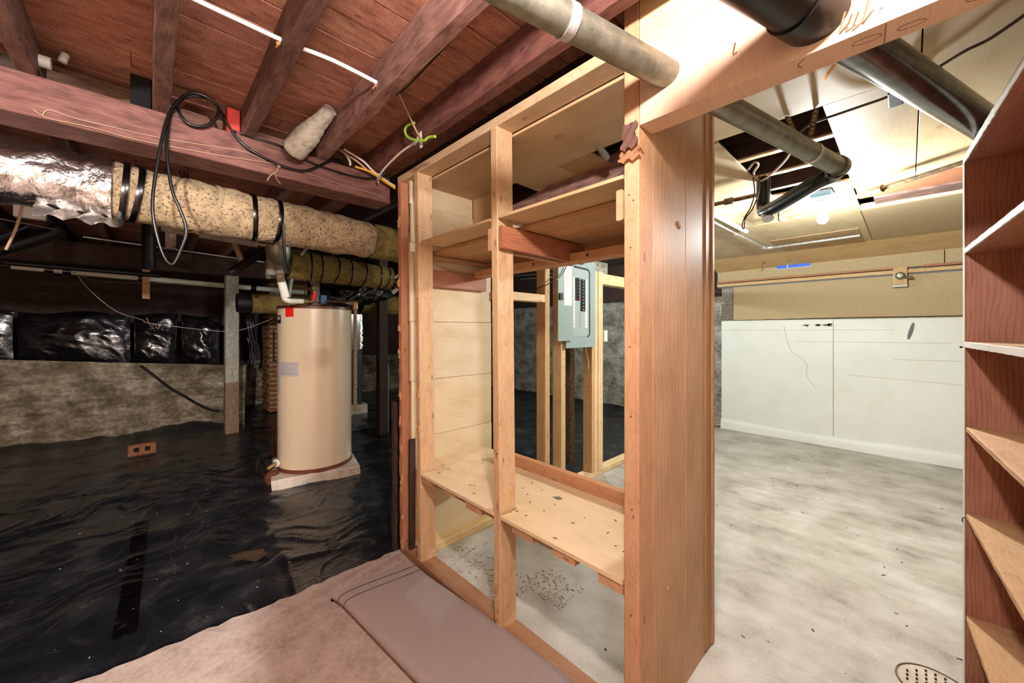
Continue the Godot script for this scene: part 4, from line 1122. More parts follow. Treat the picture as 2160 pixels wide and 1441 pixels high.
func build_crawl():
	n_a = FastNoiseLite.new(); n_a.seed = 71; n_a.frequency = 1.0; n_a.fractal_octaves = 2
	n_b = FastNoiseLite.new(); n_b.seed = 72; n_b.frequency = 1.0; n_b.fractal_octaves = 2
	n_c = FastNoiseLite.new(); n_c.seed = 73; n_c.frequency = 1.0; n_c.fractal_octaves = 2
	var mb := MB.new()
	plastic_grid(mb, -2.6, 1.12, -4.57, -2.06, 0.015)
	tag(commit(mb, "vapor_barrier", M.black_plastic), "wrinkled black plastic sheet spread over the ground in front of the water heater", "plastic sheet")
	mb = MB.new()
	plastic_grid(mb, -3.3, 5.44, -7.95, -4.57, 0.045)
	tag(commit(mb, "vapor_barrier", M.black_plastic), "black plastic sheet farther back in the crawl space, turned up against the stem wall", "plastic sheet")
	mb = MB.new()
	plastic_grid(mb, 1.12, 5.44, -4.57, -1.99, 0.035)
	tag(commit(mb, "vapor_barrier", M.black_plastic), "black plastic sheet behind the closet and the stud wall of the breaker panel", "plastic sheet")
	# tape strip and loose flap on the sheet
	mb = MB.new()
	var rows := []
	for i in 90:
		var f := i / 89.0
		var z := lerpf(-3.60, -2.30, f)
		var xc := lerpf(-0.035, -0.075, f)
		var row := []
		for j in 4:
			var x := xc + (j / 3.0 - 0.5) * lerpf(0.068, 0.075, f)
			row.append(Vector3(x, sheet_y(x, z) + 0.005, z))
		rows.append(row)
	mb.grid(rows)
	tag(commit(mb, "tape_strip", M.black_tape), "long strip of shiny black tape on the plastic sheet at the left", "tape")
	mb = MB.new()
	rows = []
	for i in 7:
		var row := []
		for j in 7:
			var x := 0.335 + 0.15 * j / 6.0 + 0.02 * i / 6.0
			var z := -2.71 + 0.16 * i / 6.0 + 0.045 * j / 6.0
			row.append(Vector3(x, sheet_y(x, z) + 0.006 + 0.02 * pow(i / 6.0, 3.0) * (0.4 + 0.6 * sin(j * 1.3 + 0.8)), z))
		rows.append(row)
	mb.grid(rows)
	tag(commit(mb, "plastic_flap", M.cable_brown), "small dusty brown patch with a curled edge on the black plastic", "patch")
	# black insulation bags along the stem wall
	var A := Vector3(-3.4, 0, -7.25)
	var B := Vector3(0.95, 0, -6.32)
	var dirw := (B - A).normalized()
	var nw := Vector3(-dirw.z, 0, dirw.x)
	if nw.z < 0: nw = -nw
	var bags := [[-2.3, -1.075, "black insulation bag cut by the left edge of the picture"], [-1.045, -0.165, "widest black plastic insulation bag on the stem wall"], [-0.135, 0.265, "crumpled black insulation bag above the diagonal crack, with pale string on top"], [0.295, 0.70, "black insulation bag directly left of the grey post"]]
	var bn := FastNoiseLite.new()
	bn.seed = 91; bn.frequency = 1.0; bn.fractal_octaves = 4; bn.fractal_type = FastNoiseLite.FRACTAL_RIDGED
	for b in bags:
		mb = MB.new()
		rows = []
		var w: float = b[1] - b[0]
		for i in 33:
			var row := []
			var fv := i / 32.0
			for j in 41:
				var fu := j / 40.0
				var x: float = b[0] + w * fu
				var f: float = (x + 3.4) / 4.35
				var lo := 1.14 - 0.344 * f + 0.006 + 0.01 * sin(x * 6.0)
				var hi := 1.505 - 0.03 * f + 0.02 * sin(x * 9.0)
				var p := A + (B - A) * f
				var bul: float = pow(sin(PI * clampf(fu * 0.98 + 0.01, 0, 1)), 0.35) * pow(sin(PI * clampf(fv * 0.9 + 0.06, 0, 1)), 0.5)
				p += nw * (-0.04 + 0.115 * bul + 0.028 * bn.get_noise_2d(x * 1.8 + fv * 0.8, fv * 1.1 - x * 0.5) * bul)
				p.y = lerpf(lo, hi, fv)
				row.append(p)
			rows.append(row)
		mb.grid(rows, false, w * 1.2, 0.7)
		tag(commit(mb, "insulation_bag", M.bag_plastic), b[2], "insulation bag", "black insulation bags on the stem wall")
	mb = MB.new()
	rows = []
	for i in 9:
		var row := []
		for j in 9: row.append(Vector3(0.98 + 0.09 * j / 8.0 + 0.02 * sin(i * 0.8), 0.82 + 0.75 * i / 8.0, -6.3 + 0.03 * sin(j * 2.0 + i)))
		rows.append(row)
	mb.grid(rows)
	mb.grid(rows, true)
	tag(commit(mb, "hanging_plastic", M.bag_plastic), "narrow sheet of black plastic hanging just right of the grey post", "plastic sheet")
	var sc := MB.new()
	sc.tube(smooth_path([Vector3(-0.02, 1.43, -6.36), Vector3(0.02, 1.33, -6.34), Vector3(0.05, 1.36, -6.33), Vector3(0.08, 1.30, -6.33), Vector3(0.11, 1.38, -6.34)], 4), 0.006, 5)
	tag(commit(sc, "string_knot", M.twine), "pale knotted string on the crumpled black insulation bag", "string")
	# post under the far girder
	tag(post_box(), "weathered grey timber post with a brown stained foot under the far girder", "post")
	# loose brick on the plastic
	var br = thing("loose_brick", "loose brown brick with two square holes on the black plastic by the stem wall", "brick", "", Vector3(-0.05, 0.0, -5.5))
	var b0 := Vector3(-0.05, 0, -5.5)
	mb = MB.new()
	for s in [[-0.105, -0.062, 0.0, 0.105], [-0.022, 0.022, 0.0, 0.105], [0.062, 0.105, 0.0, 0.105], [-0.064, -0.02, 0.0, 0.028], [0.02, 0.064, 0.0, 0.028], [-0.064, -0.02, 0.08, 0.105], [0.02, 0.064, 0.08, 0.105]]:
		add_bx(mb, b0.x + s[0], b0.x + s[1], s[2] - 0.005, s[3], b0.z - 0.03, b0.z + (0.03 if s[3] > 0.104 and s[2] < 0.01 else 0.0285), {"vary": 0, "ch": 0.001})
	commit(mb, "body", M.brick, br)
	bx(br, "hole_back", b0.x - 0.07, b0.x + 0.07, 0.02, 0.09, b0.z - 0.028, b0.z - 0.02, M.dark_void)
	# brick chimney behind the heater
	var ch = thing("chimney", "old brick chimney with pale mortar just left of the water heater", "chimney", "", Vector3(1.63, 0, -7.2))
	bx(ch, "mortar_core", 1.368, 1.90, 0.0, 2.33, -7.45, -6.91, M.mortar)
	var bm := MB.new()
	add_bx(bm, -0.0975, 0.0975, 0.0, 0.056, -0.012, 0.012, {"ch": 0.004, "vary": 0})
	var mesh_b = bm.mesh(Vector3.ZERO)
	for k in 30:
		var y := 0.006 + k * 0.0745
		for q in 3:
			var xx := 1.46 + q * 0.2065 - (0.103 if k % 2 == 1 else 0.0)
			if xx - 0.1 < 1.35 and k % 2 == 1: xx += 0.0
			var half: bool = xx < 1.44
			brick_piece(ch, mesh_b, Vector3(xx if not half else 1.412, y, -6.905 + rng.randf_range(-0.004, 0.004)), 0.0, 0.5 if half else 1.0)
		for q in 2:
			brick_piece(ch, mesh_b, Vector3(1.362 + rng.randf_range(-0.003, 0.003), y, -7.02 - q * 0.2065 - (0.1 if k % 2 == 0 else 0.0)), PI / 2, 1.0)
	# furnace
	var fu = thing("furnace", "dark blue grey furnace with a bright sheet metal plenum behind the water heater", "furnace", "", Vector3(2.15, 0, -6.25))
	bx(fu, "cabinet", 1.88, 2.44, 0.125, 0.98, -6.55, -5.97, M.furnace_blue, {"ch": 0.008})
	bx(fu, "door_panel", 1.90, 2.42, 0.2, 0.86, -5.972, -5.962, M.furnace_blue, {"ch": 0.004})
	bx(fu, "plenum", 1.88, 2.425, 0.982, 1.53, -6.54, -5.98, M.sheet_steel, {"ch": 0.004})
	mb = MB.new()
	for k in 14: add_bx(mb, 2.405 + rng.randf_range(-0.008, 0.008), 2.44 + rng.randf_range(-0.008, 0.012), 0.985 + k * 0.039, 1.025 + k * 0.039, -5.982, -5.972, {"ch": 0.004})
	commit(mb, "crumpled_tape", M.foil, fu)
	bx(fu, "pad", 1.86, 2.50, -0.03, 0.122, -6.6, -5.92, M.pad_concrete, {"seg": 6, "rough": 0.006})
	# dark post near the partition
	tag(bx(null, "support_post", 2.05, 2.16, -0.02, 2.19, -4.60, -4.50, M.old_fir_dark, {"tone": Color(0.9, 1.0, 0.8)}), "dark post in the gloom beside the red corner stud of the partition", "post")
	tag(bx(null, "white_trim", 2.163, 2.168, 0.0, 0.85, -4.505, -4.498, M.white_edge), "thin pale strip along the dark post beside the partition", "strip")
	# small things hanging from the far joists
	tag(bx(null, "far_cleat", -0.055, 0.01, 1.64, 1.97, -6.02, -5.985, M.fir_red), "short brown cleat in the dark above the black insulation bags", "cleat")
	tag(bx(null, "brown_brace", 0.10, 0.17, 1.98, 2.19, -4.45, -4.38, M.old_fir), "brown upright stub behind the insulated duct", "brace")
	for q in [[Vector3(0.78, 2.0, -5.2), Vector3(0.6, 2.19, -4.6), "fir_red", "tan diagonal brace in the dark below the insulated duct"], [Vector3(0.98, 2.0, -5.3), Vector3(0.95, 2.19, -3.9), "old_fir", "dark diagonal brace above the far girder"]]:
		tag(beam(null, "brace", q[0], q[1], 0.04, 0.07, M[q[2]]), q[3], "brace")
	tag(beam(null, "metal_strip", Vector3(-0.85, 2.12, -4.7), Vector3(-0.55, 2.10, -4.8), 0.03, 0.004, M.galvanised), "short bright metal strip under the far floor, at the left", "metal strip")
	tag(beam(null, "metal_rod", Vector3(-0.45, 2.165, -5.4), Vector3(1.1, 2.12, -5.5), 0.018, 0.012, M.white_edge), "long pale rod under the far floor joists", "rod")
	var jb = thing("junction_box", "small white box hanging in the dark at the left", "junction box", "", Vector3(-0.52, 1.96, -3.69))
	bx(jb, "case", -0.58, -0.46, 1.96, 2.06, -3.72, -3.66, M.white_plate, {"ch": 0.006})
	bx(jb, "hanger", -0.53, -0.51, 2.06, 2.19, -3.695, -3.69, M.dark_iron, {"ch": 0.001})
	tag(bx(null, "metal_tab", 0.33, 0.35, 2.10, 2.20, -4.2, -4.16, M.label_silver), "small pale metal tab hanging from a joist near the tan brace", "tab")
	tag(tube(null, "drain_pipe", [Vector3(-1.0, 1.86, -5.0), Vector3(-0.82, 1.95, -5.0), Vector3(-0.62, 2.08, -5.0), Vector3(-0.55, 2.15, -5.0)], 0.055, M.dark_iron, {"sides": 14}), "thick dark drain pipe slanting up at the far left", "pipe")
	tag(tube(null, "blue_tube", [Vector3(-0.81, 1.83, -4.2), Vector3(-0.60, 2.0, -4.2)], 0.007, M.box_blue), "thin blue tube catching light beside the dark drain pipe", "tube")

func post_box():
	var mb := MB.new()
	add_bx(mb, 0.69, 0.83, 0.62, 1.968, -6.03, -5.895, {"seg": 14, "rough": 0.0015, "ch": 0.006, "vary": 0, "tone": Color(1.0, 1.0, 1.0)})
	add_bx(mb, 0.688, 0.832, -0.02, 0.622, -6.032, -5.893, {"seg": 10, "rough": 0.002, "ch": 0.006, "vary": 0, "tone": Color(0.62, 0.42, 0.28)})
	return commit(mb, "support_post", M.grey_wood)

func brick_piece(parent, mesh, at, turn, sx):
	var o := MeshInstance3D.new()
	o.mesh = mesh
	o.material_override = M.brick
	o.name = "brick"
	parent.add_child(o, true)
	o.position = at - parent.position
	o.rotation.y = turn
	o.scale = Vector3(sx, 1, 1)
	o.position.y += 0.0

# ---------------------------------------------------------------- ducts
func duct_grid(mb, path: Array, rad: Array, lump: float, sd: int, sides: int = 40):
	var fn := FastNoiseLite.new()
	fn.seed = sd; fn.frequency = 1.0; fn.fractal_octaves = 3
	var rows := []
	var uvs := []
	var along := 0.0
	for i in path.size():
		var t: Vector3 = (path[mini(i + 1, path.size() - 1)] - path[maxi(i - 1, 0)]).normalized()
		var s := t.cross(Vector3.UP).normalized()
		var u := s.cross(t)
		if i > 0: along += (path[i] - path[i - 1]).length()
		var row := []
		var uvr := []
		for k in sides + 1:
			var a := TAU * k / sides
			var r: float = rad[i] + lump * fn.get_noise_3d(along * 7.0, cos(a) * 1.3, sin(a) * 1.3)
			row.append(path[i] + (u * cos(a) + s * sin(a)) * r)
			uvr.append(Vector2(along, a * rad[i]))
		rows.append(row)
		uvs.append(uvr)
	mb.grid(rows, true, 1, 1, uvs)

func duct_run(a: Vector3, b: Vector3, r0: float, r1: float, n: int) -> Array:
	var path := []
	var rad := []
	for i in n + 1:
		path.append(a.lerp(b, float(i) / n))
		rad.append(lerpf(r0, r1, float(i) / n))
	return [path, rad]

func ring_band(parent, called, c: Vector3, axis: Vector3, r: float, w: float, material, wob: float = 0.0):
	var mb := MB.new()
	var u: Vector3 = axis.cross(Vector3.UP).normalized()
	var v: Vector3 = u.cross(axis)
	for side in [1.0]:
		var rows := []
		for i in 4:
			var row := []
			for k in 41:
				var al := TAU * k / 40.0
				var rr: float = r + (0.0012 if i in [1, 2] else 0.0)
				row.append(c + axis * ((i / 3.0 - 0.5) * w + wob * sin(al + 0.6)) + (v * cos(al) + u * sin(al)) * rr)
			rows.append(row)
		mb.grid(rows, false)
	return commit(mb, called, material, parent)

func build_ducts():
	var A := Vector3(-0.75, 1.922, -2.462)
	var B := Vector3(1.75, 1.855, -2.462)
	var ax := (B - A).normalized()
	var d = thing("insulated_duct", "big insulated duct in speckled tan padding, a torn foil jacket at its left end", "duct", "", Vector3(0.4, 1.75, -2.462))
	var at := func(x): return A + (B - A) * ((x + 0.75) / 2.5)
	# padding sections, each wrap a little proud of the next
	var secs := [[-0.13, 0.40, 0.124, 0.121], [0.385, 0.53, 0.115, 0.116], [0.522, 1.06, 0.122, 0.112]]
	var k := 0
	for s in secs:
		var r = duct_run(at.call(s[0]), at.call(s[1]), s[2], s[3], 26)
		r[1][0] -= 0.012; r[1][-1] -= 0.010
		var mb := MB.new()
		duct_grid(mb, r[0], r[1], 0.012, 500 + k)
		commit(mb, "padding", M.insulation, d)
		k += 1
	var r2 = duct_run(at.call(1.055), at.call(1.75), 0.113, 0.11, 20)
	var mb2 := MB.new()
	duct_grid(mb2, r2[0], r2[1], 0.012, 520)
	tag(commit(mb2, "padding", M.insulation_old, d), "greenish padding")
	# overlap lips of the padding
	for s in [[0.20, 0.126, 0.06], [0.415, 0.119, 0.03], [0.72, 0.12, 0.07]]:
		ring_band(d, "padding_seam", at.call(s[0]), ax, s[1], 0.02, M.insulation, s[2])
	# foil jacket
	var rf = duct_run(at.call(-0.66), at.call(-0.115), 0.137, 0.13, 60)
	for i in 61:
		rf[1][i] += 0.003 * sin(i * 0.35) + (0.006 if i > 50 else 0.0)
	var mf := MB.new()
	duct_grid(mf, rf[0], rf[1], 0.012, 540, 72)
	commit(mf, "foil_jacket", M.foil, d)
	var rg = duct_run(at.call(-1.5), at.call(-0.645), 0.14, 0.142, 24)
	var mg := MB.new()
	duct_grid(mg, rg[0], rg[1], 0.03, 550)
	tag(commit(mg, "fibreglass", mat("fibreglass", M.insulation.albedo_texture, Color(1.1, 0.95, 0.5), 0.95, 1.5, 1.5), d), "yellow fibreglass")
	# torn lower edge of the jacket
	var mt := MB.new()
	var rows := []
	for i in 5:
		var row := []
		for j in 14:
			var x := -0.33 + 0.25 * j / 13.0
			var c: Vector3 = at.call(x)
			row.append(c + Vector3(0, -0.125 - 0.012 * i + 0.01 * sin(j * 1.7 + i), 0.045 + 0.01 * i + 0.012 * sin(j * 0.9 + i * 0.8)))
		rows.append(row)
	mt.grid(rows)
	mt.grid(rows, true)
	commit(mt, "torn_foil", M.foil, d)
	for s in [[-0.083, 0.132, 0.012], [-0.045, 0.1285, 0.022], [0.41, 0.1215, -0.012], [0.512, 0.122, 0.006]]:
		ring_band(d, "black_strap", at.call(s[0]), ax, s[1] + 0.004, 0.022, M.black_tape, s[2])
	tube(d, "strap_end", [at.call(0.525) + Vector3(0.0, -0.03, 0.125), at.call(0.53) + Vector3(0, -0.12, 0.11), at.call(0.545) + Vector3(0, -0.22, 0.09), at.call(0.57) + Vector3(0, -0.27, 0.07)], 0.008, M.black_tape, {"sides": 6})
	# sign lettering on the board behind the duct
	var sg = thing("stencilled_board", "brown board with black stencil letters half hidden behind the insulated duct", "board", "", Vector3(0.1, 2.02, -2.63))
	bx(sg, "board", -0.05, 0.40, 2.02, 2.16, -2.64, -2.62, M.old_fir_dusty, {"tone": Color(1.0, 0.8, 0.7)})
	for q in [[0.040, 1.99, 0.052, 2.02], [0.104, 1.985, 0.094, 2.02], [0.112, 1.985, 0.112, 2.02], [0.112, 2.02, 0.128, 1.985], [0.128, 1.985, 0.128, 2.02]]:
		beam(sg, "stencil_stroke", Vector3(q[0] + 0.02, q[1] + 0.092, -2.6195), Vector3(q[2] + 0.02, q[3] + 0.092, -2.6195), 0.002, 0.006, M.print_black, {"ch": 0.0004, "up": Vector3(1, 0, 0.01)})
	# second duct behind, with galvanised elbow and black bands
	var P := Vector3(0.80, 1.812, -3.42)
	var Q := Vector3(1.66, 1.775, -3.42)
	var ax2 := (Q - P).normalized()
	var e = thing("insulated_duct", "smaller yellowish insulated duct with black bands above the water heater", "duct", "", Vector3(1.2, 1.68, -3.42))
	var rr = duct_run(P, Q, 0.125, 0.10, 24)
	var me := MB.new()
	duct_grid(me, rr[0], rr[1], 0.012, 560)
	commit(me, "padding", M.insulation_old, e)
	for s in [0.18, 0.27, 0.40, 0.55, 0.68, 0.86, 0.93]:
		ring_band(e, "black_band", P.lerp(Q, s), ax2, lerpf(0.13, 0.105, s), 0.012, M.black_tape, rng.randf_range(-0.02, 0.02))
	tube(e, "galvanised_elbow", [Vector3(0.70, 2.02, -3.30), Vector3(0.71, 1.90, -3.32), Vector3(0.74, 1.83, -3.38), Vector3(0.82, 1.81, -3.42)], 0.085, M.dull_galvanised, {"sides": 20})
	var rag := MB.new()
	for q in 26:
		var c := Vector3(1.66, 1.74, -3.40) + Vector3(rng.randf_range(-0.02, 0.14), rng.randf_range(-0.07, 0.06), rng.randf_range(-0.05, 0.06))
		add_beam(rag, c, c + Vector3(rng.randf_range(-0.05, 0.05), rng.randf_range(-0.05, 0.05), rng.randf_range(-0.03, 0.03)), rng.randf_range(0.02, 0.05), 0.002, {"ch": 0.0005, "up": Vector3(rng.randf_range(-1, 1), rng.randf_range(-1, 1), 0.4)})
	commit(rag, "torn_foil", M.foil, e)
	# black wrapped flexible duct
	var bw := MB.new()
	var rb = duct_run(Vector3(1.42, 1.60, -4.25), Vector3(2.15, 1.84, -3.95), 0.13, 0.12, 28)
	duct_grid(bw, rb[0], rb[1], 0.05, 570)
	tag(commit(bw, "wrapped_duct", M.bag_plastic), "crumpled black plastic wrapped duct between the heater and the partition", "duct")
	var th = thing("insulated_duct", "short insulated duct end in the gloom left of the heater top", "duct", "", Vector3(1.0, 1.5, -5.1))
	var r3 = duct_run(Vector3(0.83, 1.585, -5.12), Vector3(1.6, 1.60, -5.12), 0.115, 0.12, 16)
	var m3 := MB.new()
	duct_grid(m3, r3[0], r3[1], 0.01, 580)
	commit(m3, "padding", M.insulation_old, th)
	bx(th, "hanger", 1.2, 1.22, 1.70, 2.19, -5.125, -5.12, M.dark_iron, {"ch": 0.001})
	tube(th, "sleeve", [Vector3(0.70, 1.585, -5.12), Vector3(0.86, 1.585, -5.12)], 0.105, M.dark_iron, {"sides": 20})
	var r4 = duct_run(Vector3(1.9, 1.62, -4.7), Vector3(2.6, 1.60, -4.7), 0.12, 0.12, 12)
	var m4 := MB.new()
	duct_grid(m4, r4[0], r4[1], 0.012, 590)
	tag(commit(m4, "insulated_duct", M.insulation_old), "dim insulated duct stretch right of the heater's relief pipe", "duct")

# ---------------------------------------------------------------- water heater
const HC := Vector3(1.122, 0, -3.813)
const HR := 0.306

func heater_patch(parent, called, s0: float, s1: float, y0: float, y1: float, off: float, material, segs: int = 8):
	var f := Vector3(-0.282, 0, 0.959)
	var r := Vector3(0.959, 0, 0.282)
	var mb := MB.new()
	var a0 := asin(clampf(s0, -1.3, 1.0)) if s0 >= -1.0 else -PI / 2 - (-1.0 - s0)
	var a1 := asin(clampf(s1, -1.0, 1.0))
	var rows := []
	for i in 2:
		var row := []
		for k in segs + 1:
			var a: float = lerpf(a0, a1, float(k) / segs)
			row.append(HC + (f * cos(a) + r * sin(a)) * (HR + off) + Vector3(0, y0 if i == 0 else y1, 0))
		rows.append(row)
	mb.grid(rows, false)
	for e in 2:   # rim so that the patch has thickness
		var rim := []
		for i in 2:
			var row := []
			for k in segs + 1:
				var a: float = lerpf(a0, a1, float(k) / segs)
				row.append(HC + (f * cos(a) + r * sin(a)) * (HR + (off if i == 0 else 0.0)) + Vector3(0, y1 if e == 0 else y0, 0))
			rim.append(row)
		mb.grid(rim, e == 0)
	return commit(mb, called, material, parent)

func build_heater():
	# concrete pad
	var pd = thing("heater_pad", "square pale concrete pad under the water heater, chipped at the corner", "pad", "", Vector3(1.1, -0.03, -3.8))
	var c := Vector3(1.122, 0, -3.82)
	var e1 := Vector3(0.977, 0, 0.21)
	beam(pd, "slab", c - e1 * 0.345 + Vector3(0, 0.012, 0), c + e1 * 0.335 + Vector3(0, 0.012, 0), 0.66, 0.09, M.pad_concrete, {"seg": 14, "rough": 0.006, "ch": 0.008})
	var h = thing("water_heater", "tall beige cylindrical water heater with maroon trim", "water heater", "", HC + Vector3(0, 0.058, 0))
	var b := MB.new()
	b.lathe(HC + Vector3(0, 0.085, 0), [[HR - 0.004, 0.0], [HR, 0.006], [HR, 1.378], [HR - 0.002, 1.386]], 72)
	commit(b, "tank_jacket", M.heater_paint, h)
	b = MB.new()
	b.lathe(HC + Vector3(0, 0.058, 0), [[0.0, 0.0], [HR + 0.004, 0.0], [HR + 0.004, 0.026], [HR - 0.004, 0.03]], 72)
	commit(b, "base_ring", M.rust_ring, h)
	b = MB.new()
	b.lathe(HC + Vector3(0, 1.468, 0), [[HR - 0.002, 0.0], [HR + 0.004, 0.002], [HR + 0.004, 0.022], [HR - 0.004, 0.028], [HR - 0.03, 0.02], [0.0, 0.022]], 72)
	commit(b, "top_cap", M.maroon, h)
	heater_patch(h, "warning_tag", -0.75, -0.545, 1.395, 1.470, 0.002, M.red_tag)
	var w1 = heater_patch(h, "maker_label", -1.0, -0.87, 1.34, 1.41, 0.0015, M.print_blue)
	heater_patch(w1, "label_print", -0.97, -0.90, 1.372, 1.398, 0.002, M.label_silver, 3)
	var w2 = heater_patch(h, "rating_plate", -0.905, -0.425, 0.885, 1.012, 0.0015, M.label_silver)
	for k in 9:
		heater_patch(w2, "plate_print", -0.87, [-0.47, -0.6, -0.55, -0.47, -0.52, -0.47, -0.66, -0.5, -0.5][k], 0.912 + k * 0.0105, 0.9138 + k * 0.0105, 0.002, M.print_grey, 5)
	heater_patch(w2, "plate_band", -0.905, -0.425, 0.906, 0.908, 0.002, M.print_black, 6)
	var w3 = heater_patch(h, "energy_label", -1.02, -0.90, 0.725, 1.012, 0.0015, M.label_silver)
	for k in 12:
		heater_patch(w3, "label_print", -1.0, -0.91, 0.735 + k * 0.023, 0.739 + k * 0.023 + (0.006 if k == 11 else 0.0), 0.002, M.print_black, 3)
	for q in [[1.01, 1.275], [0.175, 0.425]]:
		heater_patch(h, "access_cover", -1.22, -0.955, q[0], q[1], 0.034, M.maroon, 8)
	var dv = [HC + Vector3(-0.305, 0.135, 0.03), HC + Vector3(-0.36, 0.125, 0.06), HC + Vector3(-0.40, 0.11, 0.075)]
	tube(h, "drain_valve", dv, 0.018, M.brass, {"sides": 12})
	var dk := MB.new()
	dk.lathe(dv[0] + Vector3(-0.015, 0.0, 0.012), [[0.0, 0.0], [0.034, 0.002], [0.034, 0.012], [0.0, 0.014]], 16, Vector3(-0.9, 0, 0.43).normalized())
	commit(dk, "valve_collar", M.white_plate, h)
	# relief valve and its discharge pipe
	tube(h, "relief_pipe", [Vector3(1.17, 1.545, -3.70), Vector3(1.325, 1.53, -3.44)], 0.016, M.chrome, {"smooth": 0})
	var el := [Vector3(1.31, 1.532, -3.455), Vector3(1.332, 1.528, -3.428), Vector3(1.335, 1.50, -3.425), Vector3(1.335, 1.47, -3.425)]
	tube(h, "relief_elbow", el, 0.023, M.brass, {"sides": 12})
	tube(h, "discharge_pipe", [Vector3(1.335, 1.50, -3.425), Vector3(1.335, 0.55, -3.425)], 0.0155, mat("discharge", M.iron_pipe.albedo_texture, Color(1.3, 1.42, 1.5), 0.6, 0.3, 0.3, {"metal": 0.3}), {"smooth": 0})
	bx(h, "relief_tag", 1.13, 1.18, 1.525, 1.60, -3.715, -3.69, mat("tag_blue", null, Color(0.35, 0.55, 0.75), 0.5, 1, 1, {"vc": false}), {"ch": 0.003})
	# lump of broken brick beside the pad
	var rk := MB.new()
	rk.lathe(Vector3(0.76, -0.02, -3.74), [[0.0, 0.11], [0.035, 0.10], [0.062, 0.065], [0.06, 0.03], [0.05, 0.0], [0.0, 0.0]], 7)
	tag(commit(rk, "brick_lump", mat("lump", M.brick.albedo_texture, Color(0.75, 0.62, 0.6), 0.95, 0.3, 0.3)), "reddish lump of broken brick beside the heater pad", "rubble")
	# plumbing over the heater
	var t = thing("heater_plumbing", "water pipes dropping onto the top of the heater, partly in grey foam", "pipes", "", Vector3(0.85, 1.49, -3.5))
	tube(t, "foam_sleeve", [Vector3(0.675, 2.02, -3.36), Vector3(0.675, 1.70, -3.36)], 0.035, M.foam_wrap, {"sides": 14, "smooth": 0})
	tube(t, "foam_sleeve", [Vector3(0.725, 2.0, -3.34), Vector3(0.728, 1.72, -3.35)], 0.034, M.foam_wrap, {"sides": 14, "smooth": 0})
	tube(t, "rusty_nipple", [Vector3(0.728, 1.73, -3.35), Vector3(0.742, 1.655, -3.36)], 0.03, M.iron_pipe, {"sides": 12, "smooth": 0})
	tube(t, "white_pipe", [Vector3(0.742, 1.66, -3.36), Vector3(0.778, 1.545, -3.39)], 0.03, M.white_pvc, {"sides": 14, "smooth": 0})
	tube(t, "cream_elbow", [Vector3(0.762, 1.565, -3.39), Vector3(0.775, 1.53, -3.4), Vector3(0.81, 1.515, -3.42), Vector3(0.86, 1.52, -3.47), Vector3(0.93, 1.525, -3.53)], 0.021, M.white_pvc, {"sides": 12})
	tube(t, "brass_union", [Vector3(0.93, 1.525, -3.53), Vector3(0.975, 1.528, -3.57)], 0.024, M.brass, {"sides": 12, "smooth": 0})
	tube(t, "copper_tube", [Vector3(0.97, 1.528, -3.565), Vector3(1.02, 1.53, -3.60), Vector3(1.045, 1.56, -3.61), Vector3(1.05, 1.62, -3.61)], 0.014, M.copper)
	tube(t, "red_tape", [Vector3(1.035, 1.548, -3.606), Vector3(1.048, 1.585, -3.608), Vector3(1.05, 1.61, -3.61)], 0.018, M.red_tag)
	tube(t, "foam_bend", [Vector3(0.70, 1.735, -3.62), Vector3(0.86, 1.765, -3.66), Vector3(0.99, 1.765, -3.68), Vector3(1.07, 1.72, -3.69), Vector3(1.085, 1.65, -3.69), Vector3(1.065, 1.50, -3.69)], 0.036, M.foam_wrap, {"sides": 14})
	tube(t, "copper_tube", [Vector3(1.10, 1.49, -3.70), Vector3(1.105, 1.56, -3.70), Vector3(1.075, 1.62, -3.68), Vector3(1.06, 1.67, -3.67)], 0.013, M.brass)
	tube(t, "flexible_conduit", [Vector3(0.90, 1.93, -3.30), Vector3(0.85, 1.83, -3.34), Vector3(0.828, 1.70, -3.40), Vector3(0.825, 1.60, -3.46), Vector3(0.828, 1.49, -3.52)], 0.0115, M.galvanised, {"sides": 10})
	var rg := MB.new()
	var pth = smooth_path([Vector3(0.90, 1.93, -3.30), Vector3(0.85, 1.83, -3.34), Vector3(0.828, 1.70, -3.40), Vector3(0.825, 1.60, -3.46), Vector3(0.828, 1.49, -3.52)], 16)
	for i in range(1, pth.size() - 1): rg.lathe(pth[i], [[0.011, -0.003], [0.0135, 0.0], [0.011, 0.003]], 10, (pth[i + 1] - pth[i]).normalized())
	commit(rg, "conduit_rings", M.dull_galvanised, t)

# ---------------------------------------------------------------- cables, twine and wires
func V(x: float, y: float, z: float) -> Vector3: return Vector3(x, y, z)

